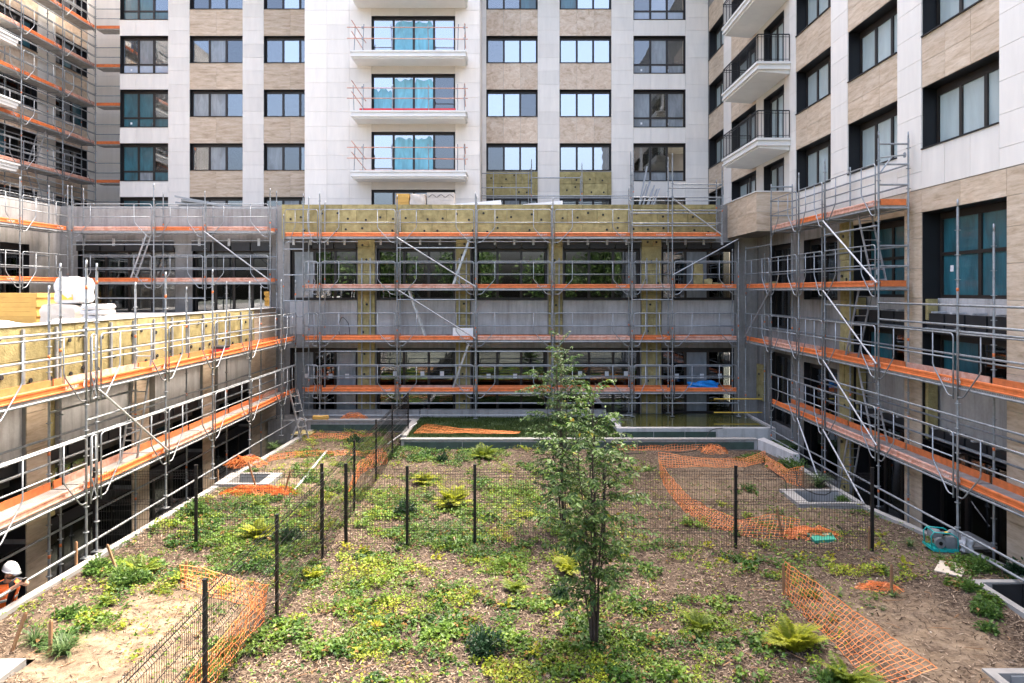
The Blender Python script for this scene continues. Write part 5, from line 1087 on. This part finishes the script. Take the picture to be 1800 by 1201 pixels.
t = thing('marker_post', 'thin marker post with a yellow disc seen behind the near tree', 'marker', (2.0, 22.9, 0)); rod('post', (2.0, 22.9, 0), (2.0, 22.9, .92), .014, 'black_metal', t); MB().disc((2.0, 22.88, .97), (0, 1, 0), .08, .02, 14).obj('disc', 'yellow', t)
# compactor
cx, cy = 8.80, 14.05; K0 = set(bpy.data.objects.keys())
t = thing('plate_compactor', 'teal plate compactor with grey engine at the right kerb', 'machine', (cx, cy, 0))
m = MB(); b0 = [(cx - .34, cy - .26, .03), (cx + .30, cy - .26, .03), (cx + .30, cy + .24, .03), (cx - .34, cy + .24, .03)]; m.hexa(b0, [(p[0] * 1, p[1], .10) for p in b0]); m.hexa([(cx - .46, cy - .24, .10), (cx - .34, cy - .26, .03), (cx - .34, cy + .24, .03), (cx - .46, cy + .22, .10)], [(cx - .46, cy - .24, .16), (cx - .34, cy - .26, .10), (cx - .34, cy + .24, .10), (cx - .46, cy + .22, .16)]); m.obj('base_plate', 'teal_paint', t)
for yy in (cy - .25, cy + .23): MB().tube([(cx - .40, yy, .12), (cx - .42, yy, .42), (cx - .34, yy, .52), (cx + .1, yy, .50), (cx + .27, yy, .40), (cx + .29, yy, .10)], .018, 6).obj('frame_tube', 'teal_paint', t, True)
rod('frame_cross', (cx - .34, cy - .25, .52), (cx - .34, cy + .23, .52), .018, 'teal_paint', t)
lump('engine', cx - .02, cx + .26, cy - .20, cy + .16, .10, .40, 'engine_grey', t, 71, 5, .12, .005); MB().disc((cx - .16, cy - .17, .24), (0, 1, 0), .13, .12, 18).obj('belt_guard', 'engine_grey', t); MB().disc((cx - .16, cy - .235, .24), (0, 1, 0), .05, .02, 12).obj('hub', 'black_metal', t)
lump('water_tank', cx - .36, cx - .06, cy - .08, cy + .2, .30, .50, 'engine_grey', t, 72, 6, .25, .01); lump('fuel_cap', cx + .05, cx + .18, cy - .05, cy + .08, .40, .47, 'yellow', t, 73, 4, .3, 0); MB().disc((cx + .22, cy + .0, .42), (.3, 1, 0), .12, .05, 16).obj('recoil_starter', 'alu', t); rod('exhaust', (cx - .05, cy - .1, .42), (cx + .12, cy - .18, .5), .03, 'black_metal', t)
rod('handle', (cx + .25, cy + .05, .2), (cx + .55, cy - .05, .08), .016, 'yellow', t)
bpy.context.view_layer.update()
t.scale = (.72, .72, .8); t.rotation_euler.z = -.15
tag(box('concrete_pad', 9.12, 9.84, 13.95, 14.85, .056, .11, 'kerb_stone'), 'grey concrete slab bridging the kerb behind the compactor', 'slab')
def quadslab(name, label, P, th, m_, cat):
    P = [Vector(g3(*p)) for p in P]; m = MB(); u = Vector((0, 0, .05)); m.hexa([p + Vector((0, 0, .015)) for p in P], [p + u * 1 + Vector((0, 0, th - .035)) for p in P]); return tag(m.obj(name, m_), label, cat)
quadslab('cardboard_sheet', 'beige cardboard sheet lying in front of the compactor', [(1642, 1010), (1690, 1018), (1702, 993), (1652, 989)], .02, 'board_beige', 'sheet'); quadslab('access_lid', 'green plastic access lid below the crumpled net', [(1432, 957), (1470, 957), (1462, 944), (1418, 944)], .06, 'green_lid', 'lid')
tag(lump('plastic_bag', 9.02, 9.2, 13.7, 13.85, .06, .36, 'wrap_white', None, 81, 6, .3, .04), 'white plastic bag tied to the scaffold foot by the compactor', 'bag')
for k, (lab, P) in enumerate((('black hose curving down into the small light well', [g3(1375, 815, .05), g3(1400, 850, .3), (7.25, 17.5, .35), (7.6, 17.0, .2), (7.9, 16.9, .3), (8.05, 17.6, .5), (8.1, 18.1, .2)]), ('black hose lying by the leaning stake', [g3(1340, 815, .03), g3(1365, 838, .05), g3(1380, 860, .25), g3(1384, 872, .02)]), ('thin black cable on the far mulch behind the round net', [g3(1100, 797, .02), g3(1180, 798, .03), g3(1225, 796, .02), g3(1250, 780, .5), g3(1270, 776, .45)]), ('black cable loop hanging on the grey wall by the back scaffold', [(-6.6, 27.35, 3.6), (-6.8, 27.35, 3.2), (-6.9, 27.3, 3.9), (-6.75, 27.35, 4.3), (-6.5, 27.4, 4.0), (-6.45, 27.4, 3.5)]), ('short black hose end on the right mulch', [g3(1472, 925, .02), g3(1480, 932, .06), g3(1483, 942, .02)]))):
    q = polyline(P, 24); q = [q[0]] + [(q[i - 1] + q[i] * 2 + q[i + 1]) / 4 for i in range(1, 24)] + [q[-1]]; m = MB(); m.tube(q, .014, 5); tag(m.obj('cable', 'black_rubber', None, True), lab, 'cable', 'cables and hoses')
# ================================================================== worker at the left scaffold
PO = Vector((-8.72, 11.72, -1.1)); fw = Vector((.94, -.34, 0)).normalized(); rt_ = fw.cross(Vector((0, 0, 1)))
def W(a, b, c): return PO + fw * a + rt_ * b + Vector((0, 0, c))
def skin(name, V, E, R, m_, parent=None, root=0, sub=2):
    me = bpy.data.meshes.new(name); me.from_pydata([W(*v) for v in V], E, []); me.materials.append(MATS[m_]); o = put(bpy.data.objects.new(name, me), Matrix.Identity(4), parent)
    md = o.modifiers.new('skin', 'SKIN'); md.use_smooth_shade = True
    for i, r in enumerate(R):
        me.skin_vertices[0].data[i].radius = (r, r) if isinstance(r, float) else r
        me.skin_vertices[0].data[i].use_root = i == root
    s = o.modifiers.new('sub', 'SUBSURF'); s.levels = sub; s.render_levels = sub; return o
V = [(0, 0, .95), (.06, 0, 1.15), (.13, 0, 1.34), (.17, 0, 1.46), (.21, 0, 1.54), (.26, 0, 1.61), (.26, 0, 1.70)]; E = [(i, i + 1) for i in range(6)]; R = [(.15, .12), (.14, .11), (.17, .12), .06, .058, .082, .075]
def chain(start, pts, rs):
    p = start
    for q, r in zip(pts, rs): V.append(q); R.append(r); E.append((p, len(V) - 1)); p = len(V) - 1
    return p
for s in (1, -1):
    w_ = chain(2, [(.14, .19 * s, 1.40), (.25, .25 * s, 1.26) if s > 0 else (.33, -.24, 1.36), (.46, .085 * s, 1.45)], [.062, .045, .03])
    hnd = chain(w_, [(.53, .055 * s, 1.49)], [.034])
    for k in range(4):
        o_ = .012 * (k - 1.5); chain(hnd, [(.565, (.05 - .0) * s, 1.52 + o_ * 1.6), (.585, (.02 + .004 * k) * s, 1.525 + o_ * 1.6), (.575, (.0 + .004 * k) * s, 1.52 + o_ * 1.6)], [.009, .0085, .008])
    chain(w_, [(.52, .02 * s, 1.50), (.545, .0, 1.535)], [.011, .009])
    chain(0, [(.0, .10 * s, .86), (.05, .12 * s, .48), (-.02, .12 * s, .08), (.13, .14 * s, .04)], [.095, .062, .042, .035])
pr = skin('person', V, E, R, 'skin'); tag(pr, 'worker in white helmet and orange vest looking down at a phone, left edge', 'person')
skin('shirt', [(.02, 0, 1.0), (.06, 0, 1.16), (.135, 0, 1.35), (.165, 0, 1.47), (.145, .2, 1.41), (.22, .245, 1.31), (.145, -.2, 1.41), (.26, -.235, 1.37)], [(0, 1), (1, 2), (2, 3), (2, 4), (4, 5), (2, 6), (6, 7)], [(.17, .135), (.16, .13), (.19, .14), .07, .082, .07, .082, .07], 'shirt_dark', pr)
skin('trousers', [(0, 0, .98), (.0, .10, .86), (.05, .12, .48), (-.02, .12, .10), (.0, -.10, .86), (.05, -.12, .48), (-.02, -.12, .10)], [(0, 1), (1, 2), (2, 3), (0, 4), (4, 5), (5, 6)], [(.17, .14), .115, .082, .066, .115, .082, .066], 'shirt_dark', pr)
for s in (1, -1): skin('boot', [(-.06, .12 * s, .05), (.02, .13 * s, .05), (.16, .145 * s, .04)], [(0, 1), (1, 2)], [.055, .06, .048], 'black_rubber', pr)
def ring(z, cx_, rx, ry, a0, a1, n=20): return [W(cx_ + rx * math.cos(a), ry * math.sin(a), z) for a in [a0 + (a1 - a0) * i / n for i in range(n + 1)]]
def vest(z0, z1, rows, m_, off, nm):
    mb = MB(); prof = [(.92, .01, .185, .21), (1.05, .04, .18, .205), (1.2, .075, .175, .20), (1.34, .13, .18, .215), (1.42, .15, .155, .20), (1.475, .165, .10, .13)]
    def at_(z):
        for a, b in zip(prof, prof[1:]):
            if a[0] <= z <= b[0] + 1e-6: t = (z - a[0]) / (b[0] - a[0]); return [a[i] + (b[i] - a[i]) * t for i in range(4)]
        return prof[-1]
    R_ = []
    for i in range(rows + 1):
        z = z0 + (z1 - z0) * i / rows; q = at_(z); R_.append(ring(z, q[1], q[2] + off, q[3] + off, .30, 6.283 - .30))
    n = len(R_[0]); mb.add([p for r in R_ for p in r], [(i * n + j, i * n + j + 1, (i + 1) * n + j + 1, (i + 1) * n + j) for i in range(rows) for j in range(n - 1)]); o = mb.obj(nm, m_, pr, True); md = o.modifiers.new('thick', 'SOLIDIFY'); md.thickness = .006; return o
vest(.93, 1.47, 10, 'vest_orange', .012, 'vest'); vest(1.02, 1.075, 2, 'reflective', .019, 'reflective_band'); vest(1.17, 1.22, 2, 'reflective', .019, 'reflective_band')
m = MB(); hc = W(.265, 0, 1.70); HM = Matrix.Translation(hc) @ Matrix((fw, -rt_, Vector((0, 0, 1)))).transposed().to_4x4() @ Matrix.Rotation(.22, 4, 'Y')
m.sphere((0, 0, 0), .135, .112, .125, 20, 8, 0, math.pi * .52); m.tube([(0.13 * math.cos(a) + .012, .112 * math.sin(a), -.01) for a in [6.283 * i / 24 for i in range(25)]], .012, 5)
m.add([(.10, -.10, -.005), (.20, -.06, -.025), (.215, 0, -.03), (.20, .06, -.025), (.10, .10, -.005), (.12, 0, .012)], [(0, 1, 5), (1, 2, 5), (2, 3, 5), (3, 4, 5), (4, 3, 2, 1, 0)]); m.tube([(-.1, 0, .09), (0, 0, .128), (.1, 0, .095)], .014, 5)
m.obj('helmet', 'white_plastic', pr, True, HM)
m = MB(); m.tube([(.088, 0, .01), (.112, 0, -.018), (.088, 0, -.03)], [.008, .014, .01], 6); m.sphere((.02, .088, -.02), .02, .01, .032, 8, 6); m.sphere((.02, -.088, -.02), .02, .01, .032, 8, 6)
FM = Matrix.Translation(W(.262, 0, 1.635)) @ Matrix((fw, -rt_, Vector((0, 0, 1)))).transposed().to_4x4() @ Matrix.Rotation(.22, 4, 'Y'); m.obj('face', 'skin', pr, True, FM)
m = MB(); m.sphere((.03, 0, -.055), .072, .070, .045, 12, 6, math.pi * .45, math.pi); m.sphere((.078, .03, .018), .012, .012, .006, 8, 5); m.sphere((.078, -.03, .018), .012, .012, .006, 8, 5); m.sphere((.085, 0, -.045), .008, .022, .006, 8, 5); m.sphere((-.05, 0, .0), .06, .078, .06, 12, 6); m.obj('hair', 'bark', pr, True, FM)
ph = MB(); ph.box(-.008, .008, -.038, .038, -.075, .075); o = ph.obj('phone', 'black_metal', M=Matrix.Translation(W(.575, .0, 1.53)) @ Matrix((fw, -rt_, Vector((0, 0, 1)))).transposed().to_4x4() @ Matrix.Rotation(.5, 4, 'Y')); tag(o, 'small dark phone held by the worker at the left edge', 'phone')
# ================================================================== trees behind the viewpoint, mirrored in the back windows
for k, (x, y, H, R) in enumerate(((-14, -20, 11, 4.5), (-5, -24, 12, 5), (4, -18, 10, 4.2), (11, -26, 13, 5.5), (-24, -27, 13, 5.5), (22, -24, 12, 5))):
    rg = np.random.default_rng(200 + k); n = 3600; root = thing('garden_tree', 'leafy tree showing only as a reflection in the back windows, ' + ('left of the centre', 'just left of the middle', 'just right of the middle', 'right of the centre', 'far left', 'far right')[k], 'tree', (x, y, -1.1), 'trees mirrored in the windows')
    cl = norm(rg.normal(0, 1, (26, 3))) * (rg.random((26, 1)) ** .5) * [R * .75, R * .75, H * .26] + [x, y, H * .62]; i = rg.integers(0, 26, n); P = cl[i] + norm(rg.normal(0, 1, (n, 3))) * (rg.random((n, 1)) ** .4) * R * .36; t = rg.random((n, 1)); col = (1 - t) * np.array([[.02, .05, .012]]) + t * np.array([[.09, .15, .035]])
    L = rg.uniform(.25, .5, n); leaves('crown', P, rg.normal(0, 1, (n, 3)), rg.normal(0, .5, (n, 3)) + [0, 0, 1], L, L * .6, col, root)
    m = MB(); m.tube([(x, y, -1.1), (x + .1, y, H * .3), (x, y, H * .7)], [.25, .18, .06], 8)
    for c in cl[:10]: m.tube([(x, y, H * .35), tuple(c)], [.09, .02], 5)
    m.obj('trunk', 'bark', root)
# ================================================================== rough grass on the lawn strip, litter and twigs on the beds
rg = np.random.default_rng(300); n = 26000; x = rg.uniform(-3.55, 3.65, n); y = rg.uniform(23.26, 26.9, n); k = .5 + .5 * np.sin(3 * x) * np.sin(4 * y); t = np.clip(rg.random((n, 1)) * .7 + .3 * k[:, None], 0, 1)
D = np.stack([rg.normal(0, .4, n), rg.normal(0, .4, n), np.ones(n)], 1); N = rg.normal(0, 1, (n, 3)); L = rg.uniform(.03, .10, n) * (.6 + .8 * k)
kind(tag(leaves('lawn_grass', np.stack([x, y, np.full(n, .325)], 1), D, N, L, L * .22, (1 - t) * np.array([[.02, .045, .01]]) + t * np.array([[.085, .125, .03]])), 'rough short grass on the strip behind the far planter wall', 'grass'), 'stuff')
rg = np.random.default_rng(301); m = MB()
for k in range(420):
    y = 8.2 + 14 * rg.random() ** 1.6; x = rg.uniform(-8, 9)
    if not bool(ground_ok(np.array([x]), np.array([y]))[0]): continue
    a = rg.uniform(0, 6.28); L = rg.uniform(.12, .45); p = Vector((x, y, hz(x, y) + .02)); d = Vector((math.cos(a), math.sin(a), rg.normal(0, .06))) * L; q = p + d * .5 + Vector((rg.normal(0, .03), rg.normal(0, .03), .01)); m.tube([p, q, p + d], [.007, .006, .003], 4)
kind(tag(m.obj('twigs', 'wood'), 'thin dry twigs scattered over the mulch', 'twigs'), 'stuff')
m = MB(); rg = np.random.default_rng(302)
for k in range(300):
    y = 8.2 + 14 * rg.random() ** 1.6; x = rg.uniform(-8, 9.2)
    if not bool(ground_ok(np.array([x]), np.array([y]))[0]): continue
    r = rg.uniform(.006, .018); m.sphere((x, y, hz(x, y) + r * .3), r * rg.uniform(.8, 1.4), r * rg.uniform(.8, 1.4), r * .7, 6, 4)
kind(tag(m.obj('pebbles', 'board_beige'), 'small pale stones strewn on the bare soil', 'stones'), 'stuff')
